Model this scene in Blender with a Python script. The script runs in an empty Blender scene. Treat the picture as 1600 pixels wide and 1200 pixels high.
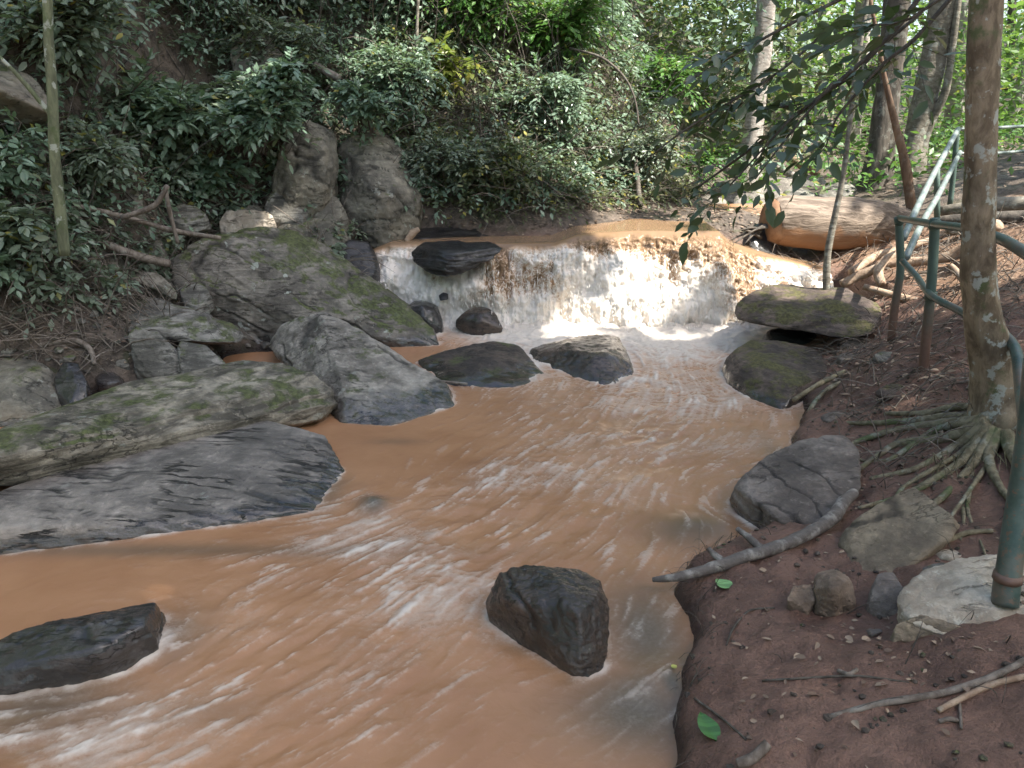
import bpy, bmesh, math, random
import numpy as np
from mathutils import Vector, Matrix

random.seed(7)
RNG = np.random.default_rng(7)
SC = bpy.context.scene
COL = SC.collection
R = math.radians

# ------------------------------------------------------------------ camera
CAM_Z = 2.0
PITCH = R(18.5)
FPX = 1256.0
cam_d = bpy.data.cameras.new('camera')
cam_d.sensor_width = 36.0
cam_d.lens = 36.0 * FPX / 1600.0
cam_d.clip_start = 0.05
cam_d.clip_end = 1500
cam = bpy.data.objects.new('camera', cam_d)
COL.objects.link(cam)
cam.location = (0, 0, CAM_Z)
cam.rotation_euler = (math.pi / 2 - PITCH, 0, 0)
SC.camera = cam

# ------------------------------------------------------------------ light
SUN_DIR = Vector((0.70, -0.40, 1.22)).normalized()
world = bpy.data.worlds.new('World')
SC.world = world
world.use_nodes = True
wn = world.node_tree
wn.nodes.clear()
w_out = wn.nodes.new('ShaderNodeOutputWorld')
w_bg = wn.nodes.new('ShaderNodeBackground')
w_sky = wn.nodes.new('ShaderNodeTexSky')
w_sky.sky_type = 'NISHITA'
w_sky.sun_disc = False
w_sky.sun_elevation = math.asin(SUN_DIR.z)
w_sky.sun_rotation = math.atan2(SUN_DIR.x, SUN_DIR.y)
w_sky.air_density = 1.0
w_sky.dust_density = 3.0
w_sky.ozone_density = 1.0
wn.links.new(w_sky.outputs[0], w_bg.inputs[0])
w_bg.inputs[1].default_value = 0.15
wn.links.new(w_bg.outputs[0], w_out.inputs[0])
sun_d = bpy.data.lights.new('sun', 'SUN')
sun_d.energy = 5.0
sun_d.angle = R(0.5)
sun_d.color = (1.0, 0.95, 0.86)
sun = bpy.data.objects.new('sun', sun_d)
COL.objects.link(sun)
sun.rotation_euler = SUN_DIR.to_track_quat('Z', 'Y').to_euler()
sun.location = SUN_DIR * 30
SC.view_settings.view_transform = 'Standard'
SC.view_settings.look = 'None'
SC.view_settings.exposure = 1.47
SC.view_settings.gamma = 1.0
SC.view_settings.use_curve_mapping = False
SC.render.engine = 'CYCLES'
SC.cycles.use_denoising = True
SC.cycles.max_bounces = 6
SC.cycles.diffuse_bounces = 3
SC.cycles.glossy_bounces = 3
SC.cycles.transmission_bounces = 4
SC.cycles.transparent_max_bounces = 8
SC.cycles.sample_clamp_indirect = 6.0

# ------------------------------------------------------------------ photo measure -> place
CT, ST = math.cos(PITCH), math.sin(PITCH)


def ray(px, py):
    a = (px - 800) / FPX
    b = (600 - py) / FPX
    return Vector((a, CT + b * ST, -ST + b * CT))


def at(px, py, Y):
    d = ray(px, py)
    return Vector((0, 0, CAM_Z)) + d * (Y / d.y)


def atz(px, py, z):
    d = ray(px, py)
    return Vector((0, 0, CAM_Z)) + d * ((z - CAM_Z) / d.z)


def P(t):
    if len(t) == 4:
        return atz(t[0], t[1], t[3])
    return at(*t)


def pxm(w, p):
    """metres covered by w photo pixels at the distance of point p"""
    d = p.y * CT + (CAM_Z - p.z) * ST
    return w * d / FPX


# ------------------------------------------------------------------ noise
_perm = np.random.default_rng(3).permutation(256).astype(np.int32)
_perm = np.concatenate([_perm, _perm, _perm])
_g = np.random.default_rng(4).normal(size=(256, 3))
_g /= np.linalg.norm(_g, axis=1)[:, None]
_g = _g.astype(np.float64)


def perlin(p):
    p = np.asarray(p, float)
    i = np.floor(p).astype(np.int64)
    f = p - i
    i &= 255
    u = f * f * f * (f * (f * 6 - 15) + 10)
    r = 0
    for dx in (0, 1):
        wx = u[:, 0] if dx else 1 - u[:, 0]
        hx = _perm[(i[:, 0] + dx) & 255]
        for dy in (0, 1):
            wy = u[:, 1] if dy else 1 - u[:, 1]
            hy = _perm[hx + ((i[:, 1] + dy) & 255)]
            for dz in (0, 1):
                wz = u[:, 2] if dz else 1 - u[:, 2]
                h = _perm[hy + ((i[:, 2] + dz) & 255)] & 255
                g = _g[h]
                d = g[:, 0] * (f[:, 0] - dx) + g[:, 1] * (f[:, 1] - dy) + g[:, 2] * (f[:, 2] - dz)
                r = r + wx * wy * wz * d
    return r * 1.6


def fbm(p, octv=4, gain=0.5, lac=2.03, ridged=False):
    p = np.asarray(p, float)
    a, s = 1.0, 0
    tot = 0
    q = p.copy()
    for o in range(octv):
        n = perlin(q + o * 17.3)
        if ridged:
            n = 1 - 2 * np.abs(n)
        s = s + a * n
        tot += a
        a *= gain
        q = q * lac
    return s / tot


def sstep(a, b, x):
    t = np.clip((x - a) / (b - a), 0, 1)
    return t * t * (3 - 2 * t)


# ------------------------------------------------------------------ mesh helpers
def mk_mesh(name, V, F, smooth=True, attrs=None):
    """V (n,3), F: array (m,k) or list of arrays with k of 3/4"""
    V = np.asarray(V, np.float32)
    Fl = F if isinstance(F, list) else [F]
    Fl = [np.asarray(x, np.int32) for x in Fl if len(x)]
    me = bpy.data.meshes.new(name)
    me.vertices.add(len(V))
    me.vertices.foreach_set('co', V.ravel())
    loops = np.concatenate([x.ravel() for x in Fl])
    sizes = np.concatenate([np.full(len(x), x.shape[1], np.int32) for x in Fl])
    starts = np.concatenate([[0], np.cumsum(sizes)[:-1]]).astype(np.int32)
    me.loops.add(len(loops))
    me.loops.foreach_set('vertex_index', loops)
    me.polygons.add(len(sizes))
    me.polygons.foreach_set('loop_start', starts)
    me.polygons.foreach_set('use_smooth', np.full(len(sizes), smooth, bool))
    me.update(calc_edges=True)
    for k, v in (attrs or {}).items():
        a = me.attributes.new(k, 'FLOAT', 'POINT')
        a.data.foreach_set('value', np.asarray(v, np.float32))
    return me


def link(name, me, mat=None, parent=None, loc=None, label=None, cat=None, group=None, kind=None):
    o = bpy.data.objects.new(name, me)
    COL.objects.link(o)
    if mat is not None and me is not None and len(me.materials) == 0:
        me.materials.append(mat)
    if parent is not None:
        o.parent = parent
    if loc is not None:
        o.location = loc
    tag(o, label, cat, group, kind)
    return o


def tag(o, label=None, cat=None, group=None, kind=None):
    if label: o['label'] = label
    if cat: o['category'] = cat
    if group: o['group'] = group
    if kind: o['kind'] = kind
    return o


def empty(name, loc, label, cat, group=None):
    o = bpy.data.objects.new(name, None)
    COL.objects.link(o)
    o.empty_display_size = 0.1
    o.location = loc
    return tag(o, label, cat, group)


def tube_arrays(pts, rad, sides=10, rough=0.0, freq=6.0, close=True, sub=3, flute=0.0, seed=0.0):
    """smooth tube through pts, returns V, quads, caps"""
    P_ = np.array([tuple(p) for p in pts], float)
    Rr = np.array(rad, float)
    n = len(P_)
    if sub > 1 and n > 1:
        t = np.arange(n)
        tt = np.linspace(0, n - 1, (n - 1) * sub + 1)
        # catmull-rom
        i = np.clip(np.floor(tt).astype(int), 0, n - 2)
        f = (tt - i)[:, None]
        p0 = P_[np.clip(i - 1, 0, n - 1)]; p1 = P_[i]; p2 = P_[i + 1]; p3 = P_[np.clip(i + 2, 0, n - 1)]
        lo_ = np.linalg.norm(p1 - p0, axis=1)[:, None]; lm_ = np.linalg.norm(p2 - p1, axis=1)[:, None]; lh_ = np.linalg.norm(p3 - p2, axis=1)[:, None]
        lo_ = np.where(lo_ < 1e-6, lm_, lo_); lh_ = np.where(lh_ < 1e-6, lm_, lh_)
        m1 = (p2 - p0) * np.minimum(lo_, lm_) / (lo_ + lm_ + 1e-9); m2 = (p3 - p1) * np.minimum(lh_, lm_) / (lh_ + lm_ + 1e-9)
        C = (2 * f ** 3 - 3 * f ** 2 + 1) * p1 + (f ** 3 - 2 * f ** 2 + f) * m1 + (-2 * f ** 3 + 3 * f ** 2) * p2 + (f ** 3 - f ** 2) * m2
        Rr = np.interp(tt, t, Rr)
    else:
        C = P_
    m = len(C)
    T = np.gradient(C, axis=0)
    T /= np.linalg.norm(T, axis=1)[:, None] + 1e-9
    ref = np.array([0.0, 0.0, 1.0]) if abs(T[0, 2]) < 0.8 else np.array([0.0, 1.0, 0.0])
    A = np.zeros_like(C)
    a = np.cross(T[0], ref); a /= np.linalg.norm(a)
    for k in range(m):
        a = a - T[k] * np.dot(a, T[k])
        a /= np.linalg.norm(a) + 1e-9
        A[k] = a
    B = np.cross(T, A)
    th = np.linspace(0, 2 * np.pi, sides, endpoint=False)
    rr = Rr[:, None] * np.ones((1, sides))
    if flute:
        rr = rr * (1 + flute * np.cos(th[None, :] * 3 + C[:, 2:3] * 1.3 + seed) + flute * 0.6 * np.cos(th[None, :] * 5 + C[:, 2:3] * 2.1 + seed * 2))
    V = C[:, None, :] + rr[:, :, None] * (np.cos(th)[None, :, None] * A[:, None, :] + np.sin(th)[None, :, None] * B[:, None, :])
    V = V.reshape(-1, 3)
    if rough:
        nr = (V - np.repeat(C, sides, axis=0))
        ln = np.linalg.norm(nr, axis=1)[:, None] + 1e-9
        V = V + nr / ln * (fbm(V * freq + seed, 3)[:, None] * rough * ln)
    k = np.arange(m - 1)[:, None] * sides
    j = np.arange(sides)[None, :]
    j2 = (j + 1) % sides
    Q = np.stack([k + j, k + j2, k + sides + j2, k + sides + j], -1).reshape(-1, 4)
    tris = []
    if close:
        c0 = len(V); V = np.vstack([V, C[0], C[-1]])
        jj = np.arange(sides)
        tris = np.concatenate([np.stack([np.full(sides, c0), (jj + 1) % sides, jj], 1),
                               np.stack([np.full(sides, c0 + 1), (m - 1) * sides + jj, (m - 1) * sides + (jj + 1) % sides], 1)])
    return V, Q, tris


def tube(name, pts, rad, mat, parent=None, origin=None, smooth=True, **kw):
    tagkw = {k: kw.pop(k) for k in ('label', 'cat', 'group', 'kind') if k in kw}
    V, Q, T3 = tube_arrays(pts, rad, **kw)
    if parent is not None:
        org = np.array(parent.matrix_basis.translation if origin is None else origin)
    else:
        org = np.array(origin if origin is not None else V.min(axis=0) * [0, 0, 1] + V.mean(axis=0) * [1, 1, 0])
    me = mk_mesh(name, V - org, [Q, T3] if len(T3) else [Q], smooth)
    return link(name, me, mat, parent, None if parent is not None else org, **tagkw)


def px_tube(name, spec, mat, parent=None, **kw):
    """spec: (px, py, Y, width_px)"""
    pts = [at(a, b, c) for a, b, c, w in spec]
    rad = [pxm(w, p) / 2 for (a, b, c, w), p in zip(spec, pts)]
    return tube(name, pts, rad, mat, parent, **kw)


# ------------------------------------------------------------------ materials
class NT:
    def __init__(s, name):
        s.m = bpy.data.materials.new(name)
        s.m.use_nodes = True
        s.t = s.m.node_tree
        s.t.nodes.clear()
        s.out = s.t.nodes.new('ShaderNodeOutputMaterial')
        s.b = s.t.nodes.new('ShaderNodeBsdfPrincipled')
        s.t.links.new(s.b.outputs[0], s.out.inputs[0])

    def n(s, ty, **kw):
        nd = s.t.nodes.new('ShaderNode' + ty)
        for k, v in kw.items():
            setattr(nd, k, v)
        return nd

    def l(s, a, b):
        s.t.links.new(a, b)

    def setin(s, sock, v):
        if isinstance(v, bpy.types.NodeSocket):
            s.l(v, sock)
        elif isinstance(v, (tuple, list)) and len(v) == 3 and sock.type == 'RGBA':
            sock.default_value = (*v, 1)
        else:
            sock.default_value = v

    def coord(s, scale=(1, 1, 1), rot=(0, 0, 0), kind='Object'):
        tc = s.n('TexCoord')
        mp = s.n('Mapping')
        mp.inputs['Scale'].default_value = scale
        mp.inputs['Rotation'].default_value = rot
        s.l(tc.outputs[kind], mp.inputs[0])
        return mp.outputs[0]

    def noise(s, vec, scale, detail=4, rough=0.55, dist=0.0, out=0):
        nd = s.n('TexNoise')
        nd.inputs['Scale'].default_value = scale
        nd.inputs['Detail'].default_value = detail
        nd.inputs['Roughness'].default_value = rough
        nd.inputs['Distortion'].default_value = dist
        s.l(vec, nd.inputs['Vector'])
        return nd.outputs[out]

    def ramp(s, fac, a, b, lo=0.0, hi=1.0):
        nd = s.n('MapRange', interpolation_type='SMOOTHSTEP')
        s.l(fac, nd.inputs[0])
        nd.inputs[1].default_value = a
        nd.inputs[2].default_value = b
        nd.inputs[3].default_value = lo
        nd.inputs[4].default_value = hi
        return nd.outputs[0]

    def mix(s, f, a, b, blend='MIX'):
        nd = s.n('Mix', data_type='RGBA', blend_type=blend)
        s.setin(nd.inputs[0], f)
        s.setin(nd.inputs[6], a)
        s.setin(nd.inputs[7], b)
        return nd.outputs[2]

    def math(s, op, a, b=0.0, clamp=False):
        nd = s.n('Math', operation=op, use_clamp=clamp)
        s.setin(nd.inputs[0], a)
        s.setin(nd.inputs[1], b)
        return nd.outputs[0]

    def attr(s, name):
        nd = s.n('Attribute')
        nd.attribute_name = name
        return nd.outputs['Fac']

    def bump(s, h, strength=0.5, dist=0.02, normal=None):
        nd = s.n('Bump')
        nd.inputs['Strength'].default_value = strength
        nd.inputs['Distance'].default_value = dist
        s.l(h, nd.inputs['Height'])
        if normal is not None:
            s.l(normal, nd.inputs['Normal'])
        s.last = nd.outputs[0]
        return nd.outputs[0]

    def fin(s, color=None, rough=None, normal=None, **kw):
        if color is not None: s.setin(s.b.inputs['Base Color'], color)
        if rough is not None: s.setin(s.b.inputs['Roughness'], rough)
        if normal is not None: s.l(normal, s.b.inputs['Normal'])
        for k, v in kw.items():
            s.setin(s.b.inputs[k.replace('_', ' ')], v)
        return s.m


def rock_mat(name, light, dark, moss=0.0, lichen=0.3, wet=0.07, rough=0.75, strata=0.4, srot=(0, 0, 0), bump=0.6,
             moss_col=(0.07, 0.085, 0.022), wetall=0.0, stain=None, cracks=.55, cscale=(1.2, 5, 5), csc=1.6, lw=.016, wr=.16):
    light = tuple(x * 1.22 for x in light); dark = tuple(x * .82 for x in dark)
    s = NT(name)
    c = s.coord()
    n1 = s.noise(c, 3.2, 7, 0.66)
    n2 = s.noise(c, 22, 6, 0.7)
    cs = s.coord((2.2, 2.2, 15), srot)
    n3 = s.noise(cs, 1.6, 6, 0.65, 0.6)
    col = s.mix(s.ramp(n1, 0.36, 0.64), dark, light)
    col = s.mix(s.ramp(n3, 0.38, 0.56, strata, 0.0), col, tuple(x * 0.45 for x in dark))
    col = s.mix(s.ramp(n2, 0.3, 0.7, 0.36, 0.0), col, tuple(x * 0.55 for x in dark))
    col = s.mix(s.ramp(n2, 0.56, 0.72, 0.0, 0.32), col, tuple(min(1, x * 1.5) for x in light))
    if stain is not None:
        col = s.mix(s.ramp(s.noise(c, 1.7, 5, 0.6), 0.45, 0.7, 0, 0.7), col, stain)
    cc = s.coord(cscale, srot)
    nc = s.noise(cc, csc, 6, 0.6, 0.25)
    nc2 = s.noise(c, 2.3, 2, .5)
    line = s.ramp(s.math('ABSOLUTE', s.math('SUBTRACT', nc, .5)), 0.0, lw, 1.0, 0.0)
    line = s.math('MULTIPLY', line, s.ramp(nc2, .42, .55))
    col = s.mix(s.math('MULTIPLY', line, cracks * 1.2, True), col, tuple(x * 0.18 for x in dark))
    # darker in the crevices
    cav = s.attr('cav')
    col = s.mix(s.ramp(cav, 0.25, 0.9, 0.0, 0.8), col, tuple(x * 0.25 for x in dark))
    if lichen:
        nl = s.noise(c, 8.5, 5, 0.6)
        nl2 = s.noise(c, 2.1, 2, 0.5)
        lf = s.math('MULTIPLY', s.ramp(nl, 0.60, 0.63), s.ramp(nl2, 0.50, 0.62))
        col = s.mix(s.math('MULTIPLY', lf, lichen), col, (0.36, 0.38, 0.33))
    geo = s.n('NewGeometry')
    sep = s.n('SeparateXYZ'); s.l(geo.outputs['Normal'], sep.inputs[0])
    sp = s.n('SeparateXYZ'); s.l(geo.outputs['Position'], sp.inputs[0])
    mossf = None
    if moss:
        nm = s.noise(c, 4.0, 6, 0.68)
        up = s.ramp(sep.outputs[2], 0.05, 0.85, -0.28, 0.16)
        mf = s.math('ADD', nm, up)
        mossf = s.math('MULTIPLY', s.ramp(mf, 0.72 - 0.2 * moss, 0.84 - 0.2 * moss), .88)
        mc = s.mix(s.ramp(s.noise(c, 30, 4, 0.7), 0.35, 0.65), tuple(x * 0.5 for x in moss_col), tuple(x * 1.5 for x in moss_col))
        col = s.mix(mossf, col, mc)
    # wet band above the water
    zz = s.math('ADD', sp.outputs[2], s.math('MULTIPLY', s.math('SUBTRACT', s.noise(c, 6, 4, 0.6), 0.5), -0.12))
    wf = s.ramp(zz, wet * 0.45, wet, 1.0, 0.0)
    if wetall:
        wf = s.math('MAXIMUM', wf, s.ramp(s.noise(c, 5, 5, 0.6), 0.32, 0.6, wetall, wetall * 0.6))
    col = s.mix(wf, col, s.mix(1.0, col, (0.40, 0.38, 0.37), 'MULTIPLY'))
    rg = s.math('ADD', s.math('MULTIPLY', wf, wr - rough), rough)
    h = s.math('ADD', s.math('MULTIPLY', n3, 0.7 * strata), s.math('MULTIPLY', n2, 0.5))
    h = s.math('SUBTRACT', h, s.math('MULTIPLY', line, cracks * .5))
    nb = s.bump(h, min(1, bump * 1.4), 0.04)
    nb = s.bump(s.noise(c, 70, 4, 0.7), bump * 0.5, 0.008, nb)
    if mossf is not None:
        nb = s.bump(s.math('MULTIPLY', s.noise(c, 90, 3, 0.7), mossf), 0.6, 0.015, nb)
    return s.fin(col, rg, nb, Coat_Weight=s.math('MULTIPLY', wf, .9), Coat_Roughness=.12)


def bark_mat(name, a, b, lichen=0.3, moss=0.0, rot=(0, 0, 0), scale=(9, 9, 2.2), bump=0.6, lcol=(0.42, 0.45, 0.40), mcol=(0.07, 0.10, 0.035)):
    s = NT(name)
    c = s.coord(scale, rot)
    c2 = s.coord()
    n1 = s.noise(c, 2.2, 7, 0.66, 0.3)
    n2 = s.noise(c2, 11, 5, 0.62)
    n3 = s.noise(c2, 3.0, 4, 0.6)
    col = s.mix(s.ramp(n1, 0.36, 0.62), a, b)
    col = s.mix(s.ramp(n3, 0.4, 0.7, 0, 0.5), col, tuple(x * 0.5 for x in a))
    if moss:
        col = s.mix(s.ramp(s.noise(c2, 4.5, 5, 0.65), 0.62 - 0.22 * moss, 0.72 - 0.15 * moss, 0, 0.85), col, mcol)
    if lichen:
        col = s.mix(s.ramp(n2, 0.56, 0.62, 0, lichen), col, lcol)
    nb = s.bump(n1, bump, 0.02)
    nb = s.bump(s.noise(c2, 60, 4, 0.7), bump * 0.5, 0.004, nb)
    return s.fin(col, 0.8, nb)


def leaf_mat(name, lo, hi, yellow=0.04, trans=0.35, rough=0.42):
    s = NT(name)
    rnd = s.attr('rnd')
    col = s.mix(rnd, lo, hi)
    col = s.mix(s.ramp(rnd, 1 - yellow, 1 - yellow + 0.01), col, (0.30, 0.26, 0.05))
    oi = s.n('ObjectInfo')
    col = s.mix(s.ramp(oi.outputs['Random'], 0, 1, 0.0, 0.3), col, tuple(x * 0.8 for x in hi))
    s.fin(col, rough)
    tr = s.n('BsdfTranslucent')
    s.l(s.mix(0.5, col, (0.20, 0.32, 0.05)), tr.inputs[0])
    mx = s.n('MixShader')
    mx.inputs[0].default_value = trans
    s.l(s.b.outputs[0], mx.inputs[1]); s.l(tr.outputs[0], mx.inputs[2])
    s.l(mx.outputs[0], s.out.inputs[0])
    return s.m


M = {}
M['leaf_bank'] = leaf_mat('leaf_bank', (0.07, 0.13, 0.08), (0.26, 0.35, 0.25), 0.015, 0.32, 0.3)
M['leaf_grey'] = leaf_mat('leaf_grey', (0.085, 0.12, 0.08), (0.25, 0.30, 0.22), 0.05, 0.3, 0.36)
M['leaf_bright'] = leaf_mat('leaf_bright', (0.045, 0.13, 0.03), (0.13, 0.27, 0.055), 0.03, 0.42, 0.4)
M['leaf_olive'] = leaf_mat('leaf_olive', (0.05, 0.07, 0.03), (0.15, 0.16, 0.08), 0.06, 0.3, 0.45)
M['leaf_far'] = leaf_mat('leaf_far', (0.035, 0.10, 0.022), (0.13, 0.24, 0.055), 0.05, 0.5, 0.45)
M['leaf_branch'] = leaf_mat('leaf_branch', (0.03, 0.05, 0.025), (0.085, 0.12, 0.07), 0.02, 0.22, 0.32)
M['leaf_yellow'] = leaf_mat('leaf_yellow', (0.16, 0.22, 0.04), (0.34, 0.36, 0.09), 0.2, 0.45, 0.4)
M['twig'] = bark_mat('twig', (0.11, 0.085, 0.065), (0.24, 0.20, 0.165), 0.2)
M['twig_dark'] = bark_mat('twig_dark', (0.05, 0.04, 0.03), (0.12, 0.10, 0.08), 0.1)


def dry_leaf_mat():
    s = NT('dry_leaf')
    rnd = s.attr('rnd')
    oi = s.n('ObjectInfo')
    r = s.math('FRACT', s.math('ADD', rnd, oi.outputs['Random']))
    col = s.mix(r, (0.10, 0.06, 0.04), (0.36, 0.27, 0.19))
    return s.fin(col, 0.7)


M['dry_leaf'] = dry_leaf_mat()

# ------------------------------------------------------------------ terrain
CP = [  # world points
    (-4, 1, -.4), (-2, 1, -.4), (-0.3, 1, -.35), (-3.5, 3, -.4), (-1.5, 3, -.4), (-.4, 3, -.38), (-2, 4.2, -.35), (0.0, 4.0, -.38),
    (-.5, 5, -.35), (.7, 5, -.3), (-1, 6, -.3), (0.5, 6.3, -.35), (1.2, 6.3, -.3), (-.7, 7.2, -.25), (1, 7.3, -.3), (1.9, 7.3, -.2),
    (-1.8, 5.4, -.3), (-3, 4.5, -.3), (-.6, 2.2, -.4), (-1.6, 6.6, -.1),
    (-6, 2, .3), (-5.6, 4, .5), (-7, 5, 1.5), (-5.2, 5.6, .9),
    # falls ledge and upper bed
    (-1.3, 8.35, .62), (0, 8.4, .68), (1, 8.5, .72), (2.2, 8.5, .72), (1.0, 8.95, .95), (1.8, 9.0, .95), (2.6, 9.2, .97), (2.3, 11, 1.0), (3.0, 12.5, 1.0), (0.3, 8.65, .86),
    # near right bank, out of frame
    (1, 0, .35), (3, 0, .42), (2.5, -2, .45), (.7, .7, .12), (.1, 0, -.2), (-1, -1.5, -.3), (-4, -1.5, -.2),
    (4.6, 4.2, .85), (5, 7, 1.25), (3.4, 3, .5), (3.3, 1.5, .45),
    # far
    (-12, 6, 7), (-12, 15, 11), (-3, 20, 9.5), (-1.5, 14, 5.5), (2, 26, 6), (10, 30, 2.8), (26, 26, 4.0), (20, 10, 2.8), (14, 2, 1.5), (-12, -5, 3),
    (0, -10, .5), (10, -10, 1), (0, 42, 9), (-30, 40, 14), (30, 40, 6), (12, 40, 4), (8, 13, 1.5), (4, 15, 1.15), (14, 18, 1.8)]
PPZ = [  # photo point with its height
    (0, 650, 0), (150, 612, 0.02), (250, 592, 0), (350, 562, -.02), (330, 600, -.1)]
PPY = [  # photo point with its distance
    (0, 560, 5.67), (0, 500, 5.84), (0, 430, 6.03), (60, 350, 6.3), (20, 150, 6.9), (20, 0, 7.2),
    (200, 540, 6.0), (200, 450, 6.76), (200, 400, 6.95), (200, 350, 7.1), (200, 250, 7.4), (200, 0, 8.2),
    (300, 520, 6.5), (270, 470, 6.95), (330, 480, 7.0), (300, 405, 7.9), (380, 350, 8.26), (380, 250, 8.7), (380, 0, 9.5), (520, 400, 7.9),
    (590, 345, 8.6), (600, 200, 9.3), (600, 0, 10.3), (800, 352, 8.75), (800, 300, 9.1), (800, 200, 9.8), (800, 0, 11),
    (950, 349, 8.85), (950, 320, 9.5), (950, 200, 10.7), (950, 0, 12.2), (1060, 340, 9.4), (1060, 300, 12), (1060, 200, 15), (1060, 50, 19),
    (1200, 300, 12), (1250, 250, 16), (1250, 200, 24), (1400, 280, 11), (1600, 300, 9), (1600, 200, 22),
    (1270, 414, 8.55), (1245, 448, 7.55), (1300, 440, 7.6), (1400, 408, 7.9), (1600, 420, 6.4), (1550, 480, 5.7), (1450, 520, 5.8), (1440, 590, 5.2),
    (1400, 535, 6.1), (1340, 600, 5.35), (1350, 640, 5.0), (1500, 600, 4.8), (1590, 640, 4.3), (1350, 720, 4.35), (1430, 740, 4.0), (1550, 790, 3.5),
    (1500, 850, 3.1), (1590, 930, 2.5), (1350, 950, 2.8), (1200, 1000, 2.6), (1200, 900, 3.05), (1150, 850, 3.4), (1300, 1100, 2.15),
    (1550, 1100, 2.0), (1150, 1190, 1.95), (1600, 1200, 1.75)]
WL = [(1060, 1200), (1055, 1130), (1058, 1060), (1085, 1005), (1075, 960), (1050, 920), (1085, 875), (1150, 850), (1215, 800), (1232, 690), (1248, 662), (1255, 625), (1262, 590), (1235, 560), (1230, 520)]
cps = [tuple(c) for c in CP]
for a in PPZ: cps.append(tuple(atz(*a)))
for a in PPY: cps.append(tuple(at(*a)))
for a in WL:
    p = atz(*a, 0)
    cps.append(tuple(p))
    cps.append((p.x - 0.28, p.y - 0.05, -0.2))
cps = np.array(cps)
_c2 = 0.12 ** 2


def _k(d2): return np.sqrt(d2 + _c2)


_A = _k(((cps[:, None, :2] - cps[None, :, :2]) ** 2).sum(-1)) + 0
_n = len(cps)
_Kf = np.zeros((_n + 3, _n + 3))
_Kf[:_n, :_n] = _A - np.eye(_n) * 0.02
_Kf[:_n, _n] = 1; _Kf[:_n, _n + 1:] = cps[:, :2]
_Kf[_n, :_n] = 1; _Kf[_n + 1:, :_n] = cps[:, :2].T
_W = np.linalg.solve(_Kf, np.concatenate([cps[:, 2], [0, 0, 0]]))

LIPX = np.array([-1.55, -1.25, -.65, -.1, .42, .66, 1.3, 2.1, 2.25, 2.65, 2.95, 3.25])
LIPY = np.array([8.35, 8.3, 8.3, 8.15, 8.12, 8.2, 8.2, 8.22, 8.3, 8.35, 8.3, 8.25])
LIPPY = np.array([396, 378, 376, 380, 379, 366, 360, 361, 378, 396, 408, 420])
BASY = np.array([8.0, 7.92, 7.9, 7.72, 7.68, 7.66, 7.6, 7.62, 7.7, 7.75, 7.72, 7.72])
LIPZ = np.array([CAM_Z - y * math.tan(PITCH - math.atan((600 - p) / FPX)) for y, p in zip(LIPY, LIPPY)])


def height(x, y, detail=True):
    x = np.atleast_1d(np.asarray(x, float)); y = np.atleast_1d(np.asarray(y, float))
    xc = np.clip(x, -30, 30); yc = np.clip(y, -12, 42)
    h = np.zeros(len(x))
    for s in range(0, len(x), 40000):
        e = slice(s, s + 40000)
        d2 = (xc[e, None] - cps[None, :, 0]) ** 2 + (yc[e, None] - cps[None, :, 1]) ** 2
        h[e] = _k(d2) @ _W[:_n] + _W[_n] + _W[_n + 1] * xc[e] + _W[_n + 2] * yc[e]
    # crisp mud lip on the right bank
    rb = sstep(0.2, 0.5, x) * sstep(7.6, 7.0, y)
    h = h + rb * (0.06 * sstep(-0.03, 0.03, h) - 0.02)
    # falls face
    inx = sstep(-1.7, -1.5, x) * sstep(3.4, 3.25, x)
    face = np.interp(x, LIPX, BASY)
    ramp_ = np.where(y < face + 0.12, -0.3, -0.3 + (y - face - 0.12) / 0.45 * 0.95)
    cut = np.minimum(h, np.clip(ramp_, -0.3, 0.68))
    h = np.where((y > 6.9) & (y < face + 0.8), h * (1 - inx) + cut * inx, h)
    if detail:
        p = np.stack([x, y, np.zeros_like(x)], 1)
        hill = sstep(0.9, 1.8, h)
        h = h + fbm(p * 2.1, 4) * (0.035 + 0.18 * hill) + fbm(p * 9, 3) * (0.012 + 0.03 * hill) + rb * fbm(p * 24, 4, .62) * 0.016 * sstep(0, .1, h) + rb * np.clip(fbm(p * 5 + 7, 3), 0, 1) * .05 * sstep(-.02, .05, h) + rb * fbm(p * 5.5 + 3, 4, .6) * .045 * sstep(-.12, 0, h) * sstep(.5, .2, h)
    return h


def hz(x, y):
    return float(height(x, y)[0])


def hit(px, py, y0=1.2, y1=40):
    d = ray(px, py)
    Y = np.concatenate([np.arange(y0, 14, 0.02), np.arange(14, y1, 0.1)])
    t = Y / d.y
    z = CAM_Z + d.z * t
    g = height(d.x * t, Y)
    k = np.argmax(g >= z)
    if g[k] < z[k]:
        k = len(Y) - 1
    return Vector((d.x * t[k], Y[k], g[k]))


def axis(a, b, step, far, grow=1.12):
    core = list(np.arange(a, b + 1e-6, step))
    s, v = step, b
    up = []
    while v < far[1]:
        s *= grow; v += s; up.append(v)
    s, v = step, a
    dn = []
    while v > far[0]:
        s *= grow; v -= s; dn.append(v)
    return np.array(dn[::-1] + core + up)


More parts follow.
